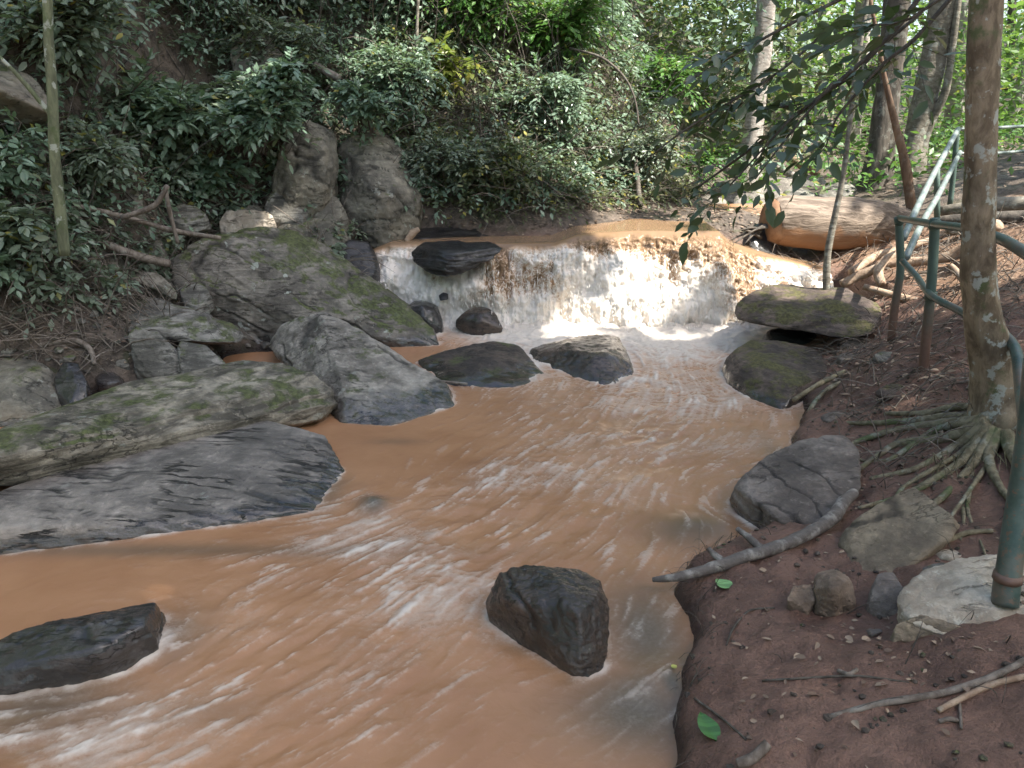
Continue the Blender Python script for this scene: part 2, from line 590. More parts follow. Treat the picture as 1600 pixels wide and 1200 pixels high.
gx = axis(-3.9, 4.0, 0.025, (-260, 260), 1.09)
gy = axis(1.6, 8.9, 0.025, (-60, 320), 1.07)
GX, GY = np.meshgrid(gx, gy)
xx, yy = GX.ravel(), GY.ravel()
zz = height(xx, yy)
nx, ny = len(gx), len(gy)
I = (np.arange(ny - 1)[:, None] * nx + np.arange(nx - 1)[None, :])
Q = np.stack([I, I + 1, I + nx + 1, I + nx], -1).reshape(-1, 4)
s = NT('ground')
c = s.coord(kind='Object')
n1 = s.noise(c, 1.6, 7, 0.62); n2 = s.noise(c, 9, 7, 0.68); n3 = s.noise(c, 45, 5, 0.7); n4 = s.noise(c, 3.6, 5, 0.6, 0.8)
mud = s.mix(s.ramp(n1, .35, .68), (0.165, 0.088, 0.062), (0.29, 0.168, 0.122))
mud = s.mix(s.ramp(n2, .45, .72, 0, .6), mud, (0.08, 0.045, 0.035))
mud = s.mix(s.ramp(n3, .58, .72, 0, .45), mud, (0.24, 0.165, 0.13))
soil = s.mix(s.ramp(n2, .35, .65), (0.045, 0.034, 0.026), (0.17, 0.13, 0.10))
soil = s.mix(s.ramp(n3, .5, .68, 0, .6), soil, (0.22, 0.18, 0.14))
soil = s.mix(s.ramp(n4, .54, .66, 0, .6), soil, (0.05, 0.065, 0.022))
sand = s.mix(s.ramp(n2, .35, .65), (0.24, 0.135, 0.08), (0.36, 0.23, 0.15))
col = s.mix(s.attr('soil'), mud, soil)
col = s.mix(s.attr('clay'), col, sand)
geo = s.n('NewGeometry'); sp = s.n('SeparateXYZ'); s.l(geo.outputs['Position'], sp.inputs[0])
wz = s.math('ADD', sp.outputs[2], s.math('MULTIPLY', s.math('SUBTRACT', n2, .5), -.1))
wet = s.ramp(wz, 0.015, 0.09, 1, 0)
col = s.mix(wet, col, s.mix(1.0, col, (.3, .28, .28), 'MULTIPLY'))
rg = s.math('ADD', s.math('MULTIPLY', wet, -.35), s.ramp(n1, .4, .6, .5, .78))
nb = s.bump(n2, .9, .06); nb = s.bump(n3, 1.0, .02, nb)
M['ground'] = s.fin(col, rg, nb)
soil_a = np.clip(np.maximum(sstep(-.6, -1.2, xx), np.maximum(sstep(1.2, 1.6, zz), sstep(8.3, 8.8, yy))), 0, 1)
clay_a = sstep(3.2, 3.7, xx) * sstep(5.2, 6.0, yy) * sstep(9.4, 8.4, yy)
me = mk_mesh('ground', np.stack([xx, yy, zz], 1), Q, True, {'soil': soil_a, 'clay': clay_a})
link('ground', me, M['ground'], kind='structure', label='red mud bank and leaf strewn forest floor rising to a steep slope')

# ------------------------------------------------------------------ water
CL = [(1.35, 8.2), (1.3, 7.2), (1.2, 6.2), (.95, 5.2), (.45, 4.3), (-.15, 3.5), (-.75, 2.8), (-1.5, 2.0), (-2.6, 1.0), (-4, 0)]
CLp = []
for i in range(len(CL) - 1):
    for t in np.linspace(0, 1, 12, endpoint=False):
        CLp.append(((1 - t) * CL[i][0] + t * CL[i + 1][0], (1 - t) * CL[i][1] + t * CL[i + 1][1]))
CLp = np.array(CLp)
CLt = np.gradient(CLp, axis=0); CLt /= np.linalg.norm(CLt, axis=1)[:, None]
HSTEP = 0.0118
wx = np.arange(-4.6, 3.35, HSTEP); wy = np.arange(1.0, 8.15, HSTEP)
WX, WY = np.meshgrid(wx, wy)
ax_, ay_ = WX.ravel(), WY.ravel()
vx = np.zeros(len(ax_)); vy = np.zeros(len(ax_)); ws = np.zeros(len(ax_))
for (cx, cy), (tx, ty) in zip(CLp[::4], CLt[::4]):
    w = np.exp(-((ax_ - cx) ** 2 + (ay_ - cy) ** 2) / (2 * .7 ** 2)) + 1e-6
    vx += w * tx; vy += w * ty
# left backwater runs straight along the slabs
lb = sstep(-.6, -1.8, ax_) * sstep(3.0, 3.4, ay_)
ln = np.hypot(vx, vy); vx /= ln; vy /= ln
sub = []
for (px, py, rr) in [(855, 975, .21), (130, 1005, .36), (760, 585, .38), (915, 575, .36), (1215, 800, .4), (1210, 590, .42), (470, 760, .5), (640, 630, .4)]:
    p = atz(px, py, 0); sub.append((p.x, p.y + rr * .3, rr))
for (cx, cy, rr) in sub:
    dx, dy = ax_ - cx, ay_ - cy
    r2 = dx * dx + dy * dy + 1e-6
    q = np.minimum(rr * rr / r2, 1.0)
    rr_ = np.sqrt(r2); nx_, ny_ = dx / rr_, dy / rr_
    vn = vx * nx_ + vy * ny_
    vx, vy = vx - q * (2 * vn * nx_ - vx) * 1.0, vy - q * (2 * vn * ny_ - vy) * 1.0
    ln = np.hypot(vx, vy) + 1e-3
    vx, vy = vx / ln, vy / ln
mw, mh = len(wx), len(wy)


def lic(img, L, step=1.0):
    """smear img along the current"""
    out = img.copy(); cnt = 1
    for sg in (1, -1):
        X = (ax_ - wx[0]) / HSTEP; Y = (ay_ - wy[0]) / HSTEP
        for k in range(L):
            ii = np.clip(np.rint(Y), 0, mh - 1).astype(np.int32) * mw + np.clip(np.rint(X), 0, mw - 1).astype(np.int32)
            X = X + sg * vx[ii] * step; Y = Y + sg * vy[ii] * step
            ii = np.clip(np.rint(Y), 0, mh - 1).astype(np.int32) * mw + np.clip(np.rint(X), 0, mw - 1).astype(np.int32)
            out = out + img[ii]
        cnt += L
    return out / cnt


wp = np.stack([ax_, ay_, np.zeros_like(ax_)], 1)
fine = RNG.normal(size=len(ax_))
l_fine = lic(fine, 4); l_fine = (l_fine - l_fine.mean()) / l_fine.std()
l_mid = lic(perlin(wp * 30) + .5 * perlin(wp * 55), 7, 1.2); l_mid = (l_mid - l_mid.mean()) / l_mid.std()
l_big = lic(fbm(wp * 8, 4), 9, 1.6); l_big = (l_big - l_big.mean()) / l_big.std()
big = fbm(wp * 1.5 + 5, 3)
warp = np.stack([fbm(wp * 3 + 9, 3), fbm(wp * 3 + 40, 3), 0 * ax_], 1)
lace = 1 - np.abs(perlin(wp * np.array([4.5, 8.5, 1]) + warp * 1.6 + 3)) * 3.2
lace2 = 1 - np.abs(perlin(wp * np.array([9, 15, 1]) + warp * 2.2 + 13)) * 3.0
lace = np.clip(np.maximum(lace, lace2 * .8), 0, 1)
facey = np.interp(ax_, LIPX, BASY)
dfall = facey - ay_
inlet = sstep(-1.9, -1.2, ax_)
near_f = np.exp(-np.clip(dfall, 0, 9) / .33) * inlet
mid_f = np.exp(-np.clip(dfall - .1, 0, 9) / 1.25) * sstep(-1.0, .2, ax_)
cd = np.full(len(ax_), 9.0)
for (cx, cy) in CLp[::3]:
    cd = np.minimum(cd, np.hypot(ax_ - cx, ay_ - cy))
main = np.exp(-(cd / .75) ** 2)
patch = np.zeros(len(ax_))
for (px, py, rx, ry, am) in [(555, 832, .20, .13, 1.0), (600, 850, .2, .07, 1.0), (530, 795, .10, .16, .8), (505, 880, .25, .08, .4), (330, 945, .4, .03, .5), (700, 945, .24, .08, .85), (655, 930, .3, .06, .6),
                             (560, 1060, .22, .07, .5), (255, 1120, .12, .16, .95), (280, 1170, .1, .1, .8), (240, 1080, .2, .06, .5), (640, 1120, .3, .05, .35), (985, 1098, .10, .04, .8), (940, 1115, .2, .04, .5), (1040, 1130, .2, .1, .4), (590, 1135, .2, .05, .5),
                             (1020, 1000, .12, .35, .3), (1100, 880, .25, .1, .35), (1060, 940, .15, .12, .3), (1110, 640, .3, .05, .8), (1180, 690, .3, .05, .8), (1060, 700, .3, .05, .6), (980, 640, .3, .04, .5),
                             (760, 755, .3, .12, .4), (880, 740, .3, .1, .35), (1000, 760, .5, .08, .35), (700, 620, .22, .03, .6), (1000, 600, .12, .05, .6), (900, 690, .3, .04, .5), (300, 850, .8, .03, .25), (900, 870, .4, .04, .5), (760, 880, .3, .04, .4), (1140, 620, .1, .2, .5)]:
    p = atz(px, py, 0)
    patch = np.maximum(patch, am * np.exp(-((ax_ - p.x) / rx) ** 2 - ((ay_ - p.y) / ry) ** 2))
patch = lic(patch, 12, 1.6)
soft = lic(fbm(wp * 15 + warp * 1.8, 5, .68), 5, 1.2); soft = (soft - soft.mean()) / soft.std()
streak = sstep(.2, 2.4, l_fine * .34 + l_mid * .35 + soft * .7 + l_big * .4)
foam = 1.25 * near_f + mid_f * (0.52 + .75 * lace * (0.6 + .4 * sstep(-1, 1, l_mid))) \
    + patch * (0.48 + 0.42 * sstep(-1.2, 1.6, l_fine * .25 + l_mid * .4 + soft)) + main * (.46 * streak * sstep(-.35, .25, fbm(wp * 2.6 + 70, 3)) + .2 * lace * sstep(-.2, .3, big) + .26 * sstep(-.3, .6, fbm(wp * 2.6 + warp * .8 + 90, 4)) * (.6 + .4 * sstep(-1, 1, l_mid))) + .14 * streak * sstep(-3.4, -1.5, ax_) \
    + .10 * sstep(0, 2.5, l_big + l_mid) * main
calm = sstep(-.55, -1.1, ax_) * sstep(4.3, 4.7, ay_)
foam *= 1 - .92 * calm
calm2 = sstep(-1.1, -2.2, ax_) * sstep(3.4, 2.9, ay_) * sstep(2.3, 2.8, ay_)
foam *= 1 - .6 * calm2
foam = np.clip(foam, 0, 1)
grey_patch = np.zeros(len(ax_))  # hand-placed patches where the water is darker and greyer
for (px, py, rx, ry, am) in [(1010, 990, .2, .4, .9), (1000, 1110, .3, .25, .95), (1090, 830, .28, .2, .8), (60, 1100, .35, .25, .75), (270, 1000, .14, .2, .6), (585, 795, .08, .10, 1.0), (1050, 1075, .08, .14, 1.0), (840, 1010, .14, .06, .5), (250, 860, 1.2, .07, .6), (620, 690, .2, .06, .4), (520, 770, .07, .25, .5), (1220, 720, .1, .35, .6), (320, 1110, .25, .1, .3), (1060, 1160, .1, .2, .6)]:
    p = atz(px, py, 0)
    grey_patch = np.maximum(grey_patch, am * np.exp(-((ax_ - p.x) / rx) ** 2 - ((ay_ - p.y) / ry) ** 2))
rough_w = np.clip(main * .8 + .15 + mid_f * 1.0, 0, 1.4) * (1 - .85 * calm) * (1 - .5 * calm2)
wz_ = (.0024 * l_big + .0012 * soft + .0002 * l_mid) * rough_w + .012 * big * rough_w + .012 * foam * lace + .05 * near_f * (1 + fbm(wp * 12, 3)) \
    + .022 * mid_f * fbm(wp * np.array([3, 7, 1]), 3) + .016 * fbm(wp * np.array([2.2, 4.4, 1]) + 31, 2) * main
for (px, py, hh, rr) in [(582, 792, .05, .09), (555, 770, .02, .12), (1095, 828, .03, .16), (1040, 1065, .03, .12), (245, 1000, .03, .12), (885, 637, .02, .06)]:
    p = atz(px, py, 0)
    wz_ += hh * np.exp(-(((ax_ - p.x) ** 2 + (ay_ - p.y) ** 2) / rr ** 2))
# keep only where the bed is below the surface (with margin)
keepz = height(ax_, ay_, False)
Iw = (np.arange(mh - 1)[:, None] * mw + np.arange(mw - 1)[None, :])
Qw = np.stack([Iw, Iw + 1, Iw + mw + 1, Iw + mw], -1).reshape(-1, 4)
# drop what is out of reach of any view close to the photograph's, and land
okq = (keepz[Qw[:, 0]] < .12) & (ay_[Qw[:, 0]] < np.interp(ax_[Qw[:, 0]], LIPX, BASY) + .25) & (ax_[Qw[:, 0]] > -0.72 * ay_[Qw[:, 0]] - 1.0)
Qw = Qw[okq]
used = np.unique(Qw); remap = np.full(len(ax_), -1, np.int64); remap[used] = np.arange(len(used))
Qw = remap[Qw]


def water_mat(name, fine=True):
    s = NT(name)
    c = s.coord()
    f = s.attr('foam'); sh = s.attr('grey_patch')
    n = s.noise(s.coord((1, 1, 1)), 60, 5, 0.7)
    n0 = s.noise(c, 1.3, 4, 0.55)
    brown = s.mix(s.ramp(n0, .3, .7), (0.325, 0.166, 0.086), (0.41, 0.222, 0.12))
    grey = (0.10, 0.088, 0.066)
    col = s.mix(sh, brown, grey)
    fm = s.ramp(s.math('ADD', f, s.math('MULTIPLY', s.math('SUBTRACT', n, .5), .38)), .06, 1.0)
    col = s.mix(fm, col, (0.62, 0.55, 0.48))
    rg = s.ramp(fm, 0, .7, .2, .6)
    nb = s.bump(s.noise(c, 11, 5, .6, .8), .16, .03)
    nb = s.bump(s.math('MULTIPLY', n, fm), .5, .01, nb)
    return s.fin(col, rg, nb, IOR=1.33)


M['water'] = water_mat('water')
me = mk_mesh('river', np.stack([ax_, ay_, wz_], 1)[used], Qw, True, {'foam': foam[used], 'grey_patch': grey_patch[used]})
link('river', me, M['water'], kind='structure', label='muddy orange brown river water streaked with foam')
# the rest of the river out of the frame, towards the camera and to the left
ox = np.linspace(-30, 30, 61); oy = np.linspace(-60, 7.0, 68)
OX, OY = np.meshgrid(ox, oy)
k = (np.arange(len(oy) - 1)[:, None] * len(ox) + np.arange(len(ox) - 1)[None, :])
Qo = np.stack([k, k + 1, k + len(ox) + 1, k + len(ox)], -1).reshape(-1, 4)
zo = np.zeros(OX.size)
me = mk_mesh('river', np.stack([OX.ravel(), OY.ravel(), zo - .045], 1), Qo, True, {'foam': zo + .1, 'grey_patch': zo})
link('river', me, M['water'], kind='structure', label='river water running on downstream past the camera')

# ---- falls
NU, NV = 460, 180
u = np.linspace(LIPX[0], LIPX[-1], NU); v = np.linspace(0, 1, NV)
U, Vv = np.meshgrid(u, v)
uf, vf = U.ravel(), Vv.ravel()
ly, lz, by = np.interp(uf, LIPX, LIPY), np.interp(uf, LIPX, LIPZ), np.interp(uf, LIPX, BASY)
# soften the polyline
wob = fbm(np.stack([uf * 2.3, 0 * uf, 0 * uf + 2], 1), 3)
ly = ly + wob * .07
t = np.clip((vf - .14) / .86, 0, 1)
backp = np.clip((.14 - vf) / .14, 0, 1)
right = sstep(.4, .8, uf) * sstep(2.3, 2.0, uf)
X = uf + 0 * t
fallshape = t ** 1.45
Yp = ly + backp * .9 - (ly - by) * t ** .8
Zp = lz + backp * .02 - (lz + .06) * fallshape
# smooth rounded shoulder
st = np.stack([uf * 13, t * 1.6 + 0 * uf, 0 * uf], 1)
strand = fbm(st, 4) * .6 ; strand2 = fbm(np.stack([uf * 34, t * 3.5, 0 * uf + 7], 1), 3)
cl = fbm(np.stack([uf * 5, t * 4.5, 0 * uf + 3], 1), 4)
lump = fbm(np.stack([uf * 1.7, t * 2.2, 0 * uf + 9], 1), 3)
tt = sstep(0, .35, t)
brk = fbm(np.stack([uf * 24, t * 13, 0 * uf + 3], 1), 4, .6, ridged=True)
disp = tt * (.055 * strand + .022 * strand2 + .17 * lump + .12 * cl + .03 * fbm(np.stack([uf * 14, t * 9, 0 * uf + 60], 1), 3)) - (1 - tt) * (1 - backp) * 0.0
# two-step cascade on the left under the black rock
stepL = sstep(.2, -.3, uf)
Yp = Yp - stepL * .22 * sstep(.35, .6, t) * (1 + .6 * lump)
Yp = Yp - disp * 1.15
Zp = Zp + disp * .45 + .006 * (1 - t) * fbm(np.stack([uf * 3, vf * 8, 0 * uf], 1), 3)
broad = fbm(np.stack([uf * 1.5, t * 1.1, 0 * uf + 33], 1), 3)
thr = .03 + .2 * sstep(.5, .9, uf) * sstep(2.3, 2.0, uf) * (1 + .8 * perlin(np.stack([uf * 2, 0 * uf, 0 * uf + 4], 1)))
whit = np.clip(.80 + .5 * strand + .3 * strand2 + .35 * cl + .75 * broad + .6 * sstep(.5, 1, t) - .08, 0, 1) * sstep(thr, thr + .25, t)
for (hx, ht, hw, hh, am) in [(.28, .45, .16, .3, .3), (1.55, .55, .17, .35, .35), (2.35, .5, .14, .35, .5), (-.1, .3, .08, .3, .4)]:
    whit -= am * np.exp(-((uf - hx) / hw) ** 2 - ((t - ht) / hh) ** 2)
whit = np.clip(whit + .25 * np.exp(-((uf - 1.1) / .35) ** 2) * sstep(.1, .4, t), 0, 1)
orange_zone = np.exp(-((uf - 2.25) / .3) ** 2) * sstep(1.15, .6, t) * 1.1 + right * sstep(.35, .1, t) * .6
whit = np.clip(whit - orange_zone * .55, 0, 1)
darkz = np.exp(-((uf - .0) / .25) ** 2) * .25
kI = (np.arange(NV - 1)[:, None] * NU + np.arange(NU - 1)[None, :])
Qf = np.stack([kI, kI + NU, kI + NU + 1, kI + 1], -1).reshape(-1, 4)
s = NT('falling_water')
f = s.attr('foam')
c = s.coord((24, 3, 4)); c2 = s.coord()
n = s.noise(s.coord((15, 5, 8)), 1.0, 6, .72, 1.3); n5 = s.noise(s.coord((60, 9, 12)), 1.0, 5, .7)
tb = s.attr('turb')
ff = s.math('ADD', s.math('ADD', f, s.math('MULTIPLY', s.math('SUBTRACT', 1.0, tb), .14)), s.math('ADD', s.math('MULTIPLY', s.math('MULTIPLY', s.math('SUBTRACT', n, .5), .8), tb), s.math('MULTIPLY', s.math('MULTIPLY', s.math('SUBTRACT', n5, .5), .35), tb)))
nl = s.noise(s.coord((13, 7, 10)), 1.0, 4, .6, 1.8)
ff = s.math('ADD', ff, s.math('MULTIPLY', tb, s.ramp(s.math('ABSOLUTE', s.math('SUBTRACT', nl, .5)), 0.0, .07, .38, -.06)))
col = s.mix(s.ramp(ff, .05, .34), (0.19, 0.12, 0.07), (0.42, 0.27, 0.16))
col = s.mix(s.ramp(ff, .18, .85), col, (0.82, 0.75, 0.67))
nb = s.bump(s.math('MULTIPLY', n, tb), .7, .03); nb = s.bump(s.math('MULTIPLY', n5, tb), .6, .01, nb)
M['falls'] = s.fin(col, s.ramp(ff, .2, .8, .12, .5), nb, IOR=1.33)
me = mk_mesh('waterfall', np.stack([X, Yp, Zp], 1), Qf, True, {'foam': whit, 'turb': sstep(.06, .30, t + .04 * strand)})
link('waterfall', me, M['falls'], kind='structure', label='low muddy waterfall pouring white and orange over a rock ledge')
# upper stream
NB = 60
vb = np.linspace(0, 1, NB)
UB, VB = np.meshgrid(np.linspace(LIPX[0], LIPX[-1], 140), vb)
ub, vbf = UB.ravel(), VB.ravel()
yb = np.interp(ub, LIPX, LIPY) + .78 + vbf * 1.6
zb = (np.interp(ub, LIPX, LIPZ) + .02) * (1 - np.clip(vbf * 6, 0, 1)) + .9 * np.clip(vbf * 6, 0, 1)
xb = ub + vbf * .3
zb = zb + .01 * fbm(np.stack([xb * 3, yb * 5, 0 * xb], 1), 3)
kI = (np.arange(NB - 1)[:, None] * 140 + np.arange(139)[None, :])
Qb = np.stack([kI, kI + 1, kI + 141, kI + 140], -1).reshape(-1, 4)
me = mk_mesh('upper_stream', np.stack([xb, yb, zb], 1), Qb, True, {'foam': 0 * xb + .12, 'grey_patch': 0 * xb})
link('upper_stream', me, M['water'], kind='structure', label='smooth brown stream above the waterfall lip')

# spray: flung drops and threads in front of the falls
def drops(n, name, base_fn, mat, size, stretch):
    o = np.array([[0, 0, 1], [.8, 0, -.3], [-.4, .7, -.3], [-.4, -.7, -.3], [0, 0, -1.3]], float)
    F0 = np.array([[0, 1, 2], [0, 2, 3], [0, 3, 1], [4, 2, 1], [4, 3, 2], [4, 1, 3]])
    p, d = base_fn(n)
    sz = size * RNG.uniform(.35, 1.3, n)
    stv = stretch * RNG.uniform(.6, 1.6, n)
    d = d / np.linalg.norm(d, axis=1)[:, None]
    a = np.cross(d, [0.3, 1, 0.1]); a /= np.linalg.norm(a, axis=1)[:, None]
    b = np.cross(d, a)
    V = p[:, None, :] + sz[:, None, None] * (o[None, :, 0, None] * a[:, None] + o[None, :, 1, None] * b[:, None] + o[None, :, 2, None] * d[:, None] * stv[:, None, None])
    F = (F0[None] + (np.arange(n) * 5)[:, None, None]).reshape(-1, 3)
    me = mk_mesh(name, V.reshape(-1, 3), F, True)
    return link(name, me, mat, kind='stuff', label='white spray thrown off the falling water')


s = NT('spray')
M['spray'] = s.fin((0.82, 0.77, 0.70), .35)


def spray_pos(n):
    uu = RNG.uniform(-1.35, 2.6, n); t = RNG.uniform(0.2, 1.0, n) ** .5
    cl_ = fbm(np.stack([uu * 9, t * 2, 0 * uu + 5], 1), 3)
    ly_, lz_, by_ = np.interp(uu, LIPX, LIPY), np.interp(uu, LIPX, LIPZ), np.interp(uu, LIPX, BASY)
    y = ly_ - (ly_ - by_) * t ** .8 - np.where(uu < 0, .22 * sstep(.35, .6, t), 0) - .02 - np.abs(RNG.normal(0, .05, n)) * (0.4 + t)
    z = lz_ - (lz_ + .05) * t ** 1.45 + RNG.normal(0, .03, n) + .02
    d = np.stack([RNG.normal(0, .25, n), -.35 + RNG.normal(0, .15, n), -.25 - t * 1.5 + RNG.normal(0, .2, n)], 1)
    z = np.maximum(z, .01)
    return np.stack([uu, y, z], 1), d


drops(3000, 'spray', spray_pos, M['spray'], .005, 3.2)

# ------------------------------------------------------------------ rocks
_ico = {}


def ico(n):
    if n not in _ico:
        bm = bmesh.new()
        bmesh.ops.create_icosphere(bm, subdivisions=n, radius=1)
        V = np.array([v.co[:] for v in bm.verts]); F = np.array([[v.index for v in f.verts] for f in bm.faces])
        bm.free()
        _ico[n] = (V / np.linalg.norm(V, axis=1)[:, None], F)
    return _ico[n]


def hull_planes(pts):
    bm = bmesh.new()
    for p in pts: bm.verts.new(p)
    bmesh.ops.convex_hull(bm, input=bm.verts)
    bm.normal_update()
    c = np.mean(pts, axis=0)
    N_, D_ = [], []
    for f in bm.faces:
        n = np.array(f.normal[:]); q = np.array(f.verts[0].co[:])
        d = n @ (q - c)
        if d < 0: n, d = -n, -d
        if np.linalg.norm(n) < .5: continue
        N_.append(n); D_.append(max(d, 1e-3))
    bm.free()
    return c, np.array(N_), np.array(D_)


def rock_mesh(pts, lvl=5, sharp=14, facets=16, amp=.03, freq=3.0, strata=0.0, sdir=(0, 0, 1), sfreq=14, crack=0.0, cdir=(.15, .3, 1), cfreq=6, seed=0.0, chips=0.25):
    pts = np.array([tuple(p) for p in pts], float)
    c0 = pts.mean(0)
    C = np.cov((pts - c0).T)
    w, E = np.linalg.eigh(C)
    sc = np.sqrt(np.maximum(w, w.max() * .02))
    T = (E / sc) @ E.T
    Ti = (E * sc) @ E.T
    q = (pts - c0) @ T.T
    c, N_, D_ = hull_planes(q)
    D, F = ico(lvl)
    if facets:
        rg_ = np.random.default_rng(int(seed * 13) + 5)
        fn = rg_.normal(size=(facets, 3)); fn /= np.linalg.norm(fn, axis=1)[:, None]
        sup = ((q - c) @ fn.T).max(0)
        fd = sup * rg_.uniform(.91 if lvl >= 7 else .82, .98, facets)
        N_ = np.vstack([N_, fn]); D_ = np.concatenate([D_, np.maximum(fd, 1e-3)])
    a = np.maximum(D @ N_.T, 0) / D_[None]
    sharp = sharp * 1.6
    r = (a ** sharp).sum(1) ** (-1 / sharp)
    rmax = 1 / np.maximum(a.max(1), 1e-6)
    r = r * .5 + rmax * .5 if sharp < 10 else r * .3 + rmax * .7
    V = (c + D * r[:, None] * 1.03) @ Ti.T + c0
    nrm = (D * 1.0) @ T  # covector-ish
    # real normals from hull faces, softened
    ww = a ** 8
    n2 = (ww / ww.sum(1)[:, None]) @ N_
    nrm = n2 @ T
    nrm /= np.linalg.norm(nrm, axis=1)[:, None]
    q = V + seed
    size = np.cbrt(np.prod(pts.max(0) - pts.min(0)))
    amp = amp * .9
    d = amp * fbm(q * freq, 6, .56) + amp * .55 * chips * fbm(q * freq * 2.7 + 8, 4, .6, ridged=True)
    # planar chips: quantised low noise gives ledges
    k = fbm(q * freq * .8 + 21, 3)
    d = d + amp * .7 * (np.floor(k * 5) / 5 + sstep(.0, .25, (k * 5) % 1) / 5 - k * .6)
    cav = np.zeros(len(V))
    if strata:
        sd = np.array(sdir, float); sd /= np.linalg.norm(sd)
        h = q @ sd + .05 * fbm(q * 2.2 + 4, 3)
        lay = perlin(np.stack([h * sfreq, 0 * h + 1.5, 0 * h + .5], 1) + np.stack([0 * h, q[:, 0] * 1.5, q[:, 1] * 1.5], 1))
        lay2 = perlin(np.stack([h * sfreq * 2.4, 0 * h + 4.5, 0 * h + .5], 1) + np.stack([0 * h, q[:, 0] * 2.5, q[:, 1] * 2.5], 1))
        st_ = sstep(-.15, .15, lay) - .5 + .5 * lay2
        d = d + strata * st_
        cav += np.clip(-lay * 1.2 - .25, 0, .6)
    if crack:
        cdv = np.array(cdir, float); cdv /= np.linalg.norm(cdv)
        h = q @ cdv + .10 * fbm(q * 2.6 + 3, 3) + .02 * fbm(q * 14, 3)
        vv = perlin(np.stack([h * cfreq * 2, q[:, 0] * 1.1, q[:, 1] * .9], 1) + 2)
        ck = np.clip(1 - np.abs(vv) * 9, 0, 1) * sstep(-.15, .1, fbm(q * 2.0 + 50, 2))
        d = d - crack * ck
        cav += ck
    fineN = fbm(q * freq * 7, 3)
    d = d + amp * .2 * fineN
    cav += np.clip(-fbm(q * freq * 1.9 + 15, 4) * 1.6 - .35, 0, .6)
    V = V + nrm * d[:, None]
    return V, F, np.clip(cav, 0, 1)


def rock(name, label, mat, outline, extra=(), back=.4, shrink=.78, down=.25, downback=0.0, lvl=5, cat='rock', parent=None, **kw):
    o3 = [P(t) for t in outline]
    cx = sum(t[0] for t in outline) / len(outline); cy = sum(t[1] for t in outline) / len(outline)
    pts = list(o3) + [P(t) for t in extra]
    my = sum(p.y for p in o3) / len(o3)
    for t, p in zip(outline, o3):
        qx, qy = cx + (t[0] - cx) * shrink, cy + (t[1] - cy) * shrink
        pts.append(at(qx, qy, max(p.y, my) + back))
    if down:
        lowest = sorted(outline, key=lambda t: -t[1])[:max(3, len(outline) // 2)]
        for t in lowest:
            p = P(t)
            pts.append(Vector((p.x + (my * 0), p.y + downback + .02, p.z - down)))
            pts.append(Vector((p.x, p.y + back * .8 + downback, p.z - down)))
    V, F, cav = rock_mesh(pts, lvl=lvl, seed=abs(hash_s(label)) % 97, **kw)
    org = np.array([V[:, 0].mean(), V[:, 1].mean(), V[:, 2].min()])
    me = mk_mesh(name, V - org, F, True, {'cav': cav})
    if parent is not None:
        o = link(name, me, mat, parent); o.location = org - np.array(parent.location)
        return o
    return link(name, me, mat, None, org, label=label, cat=cat)


def hash_s(x):
    h = 7
    for ch in x: h = (h * 31 + ord(ch)) % 100003
    return h


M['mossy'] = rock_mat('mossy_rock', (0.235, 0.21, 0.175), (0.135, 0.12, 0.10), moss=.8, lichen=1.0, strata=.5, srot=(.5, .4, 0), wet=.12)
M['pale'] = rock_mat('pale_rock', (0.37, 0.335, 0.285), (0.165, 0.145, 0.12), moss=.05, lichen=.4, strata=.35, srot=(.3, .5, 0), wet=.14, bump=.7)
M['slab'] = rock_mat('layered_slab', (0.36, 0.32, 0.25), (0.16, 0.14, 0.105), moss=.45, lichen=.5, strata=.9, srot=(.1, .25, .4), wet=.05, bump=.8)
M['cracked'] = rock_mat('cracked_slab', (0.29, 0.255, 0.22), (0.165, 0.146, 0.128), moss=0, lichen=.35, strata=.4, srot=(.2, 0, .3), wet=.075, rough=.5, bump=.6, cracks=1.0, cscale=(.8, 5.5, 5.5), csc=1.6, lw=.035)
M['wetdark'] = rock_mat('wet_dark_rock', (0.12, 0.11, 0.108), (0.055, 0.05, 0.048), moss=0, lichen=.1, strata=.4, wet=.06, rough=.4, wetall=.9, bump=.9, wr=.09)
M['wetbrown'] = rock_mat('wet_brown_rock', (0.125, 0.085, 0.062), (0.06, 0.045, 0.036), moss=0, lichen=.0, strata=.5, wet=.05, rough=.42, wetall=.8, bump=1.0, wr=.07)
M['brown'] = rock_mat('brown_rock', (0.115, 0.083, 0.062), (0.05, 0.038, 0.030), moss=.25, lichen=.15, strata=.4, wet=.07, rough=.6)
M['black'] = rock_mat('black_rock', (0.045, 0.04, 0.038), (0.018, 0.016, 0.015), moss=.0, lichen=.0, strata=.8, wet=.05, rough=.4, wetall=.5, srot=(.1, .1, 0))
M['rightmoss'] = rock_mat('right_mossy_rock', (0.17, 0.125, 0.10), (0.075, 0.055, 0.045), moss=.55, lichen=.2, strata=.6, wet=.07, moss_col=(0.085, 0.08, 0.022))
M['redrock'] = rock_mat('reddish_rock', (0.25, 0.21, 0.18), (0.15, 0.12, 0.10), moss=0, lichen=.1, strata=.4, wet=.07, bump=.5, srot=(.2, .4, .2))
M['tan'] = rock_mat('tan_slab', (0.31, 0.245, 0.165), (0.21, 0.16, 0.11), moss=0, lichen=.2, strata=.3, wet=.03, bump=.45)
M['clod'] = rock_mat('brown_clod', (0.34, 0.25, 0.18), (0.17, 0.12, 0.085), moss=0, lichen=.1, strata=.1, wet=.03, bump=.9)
M['bankstone'] = rock_mat('bank_stone', (0.29, 0.275, 0.24), (0.14, 0.13, 0.11), moss=.45, lichen=.3, strata=.8, wet=.05, srot=(.5, .2, 0))
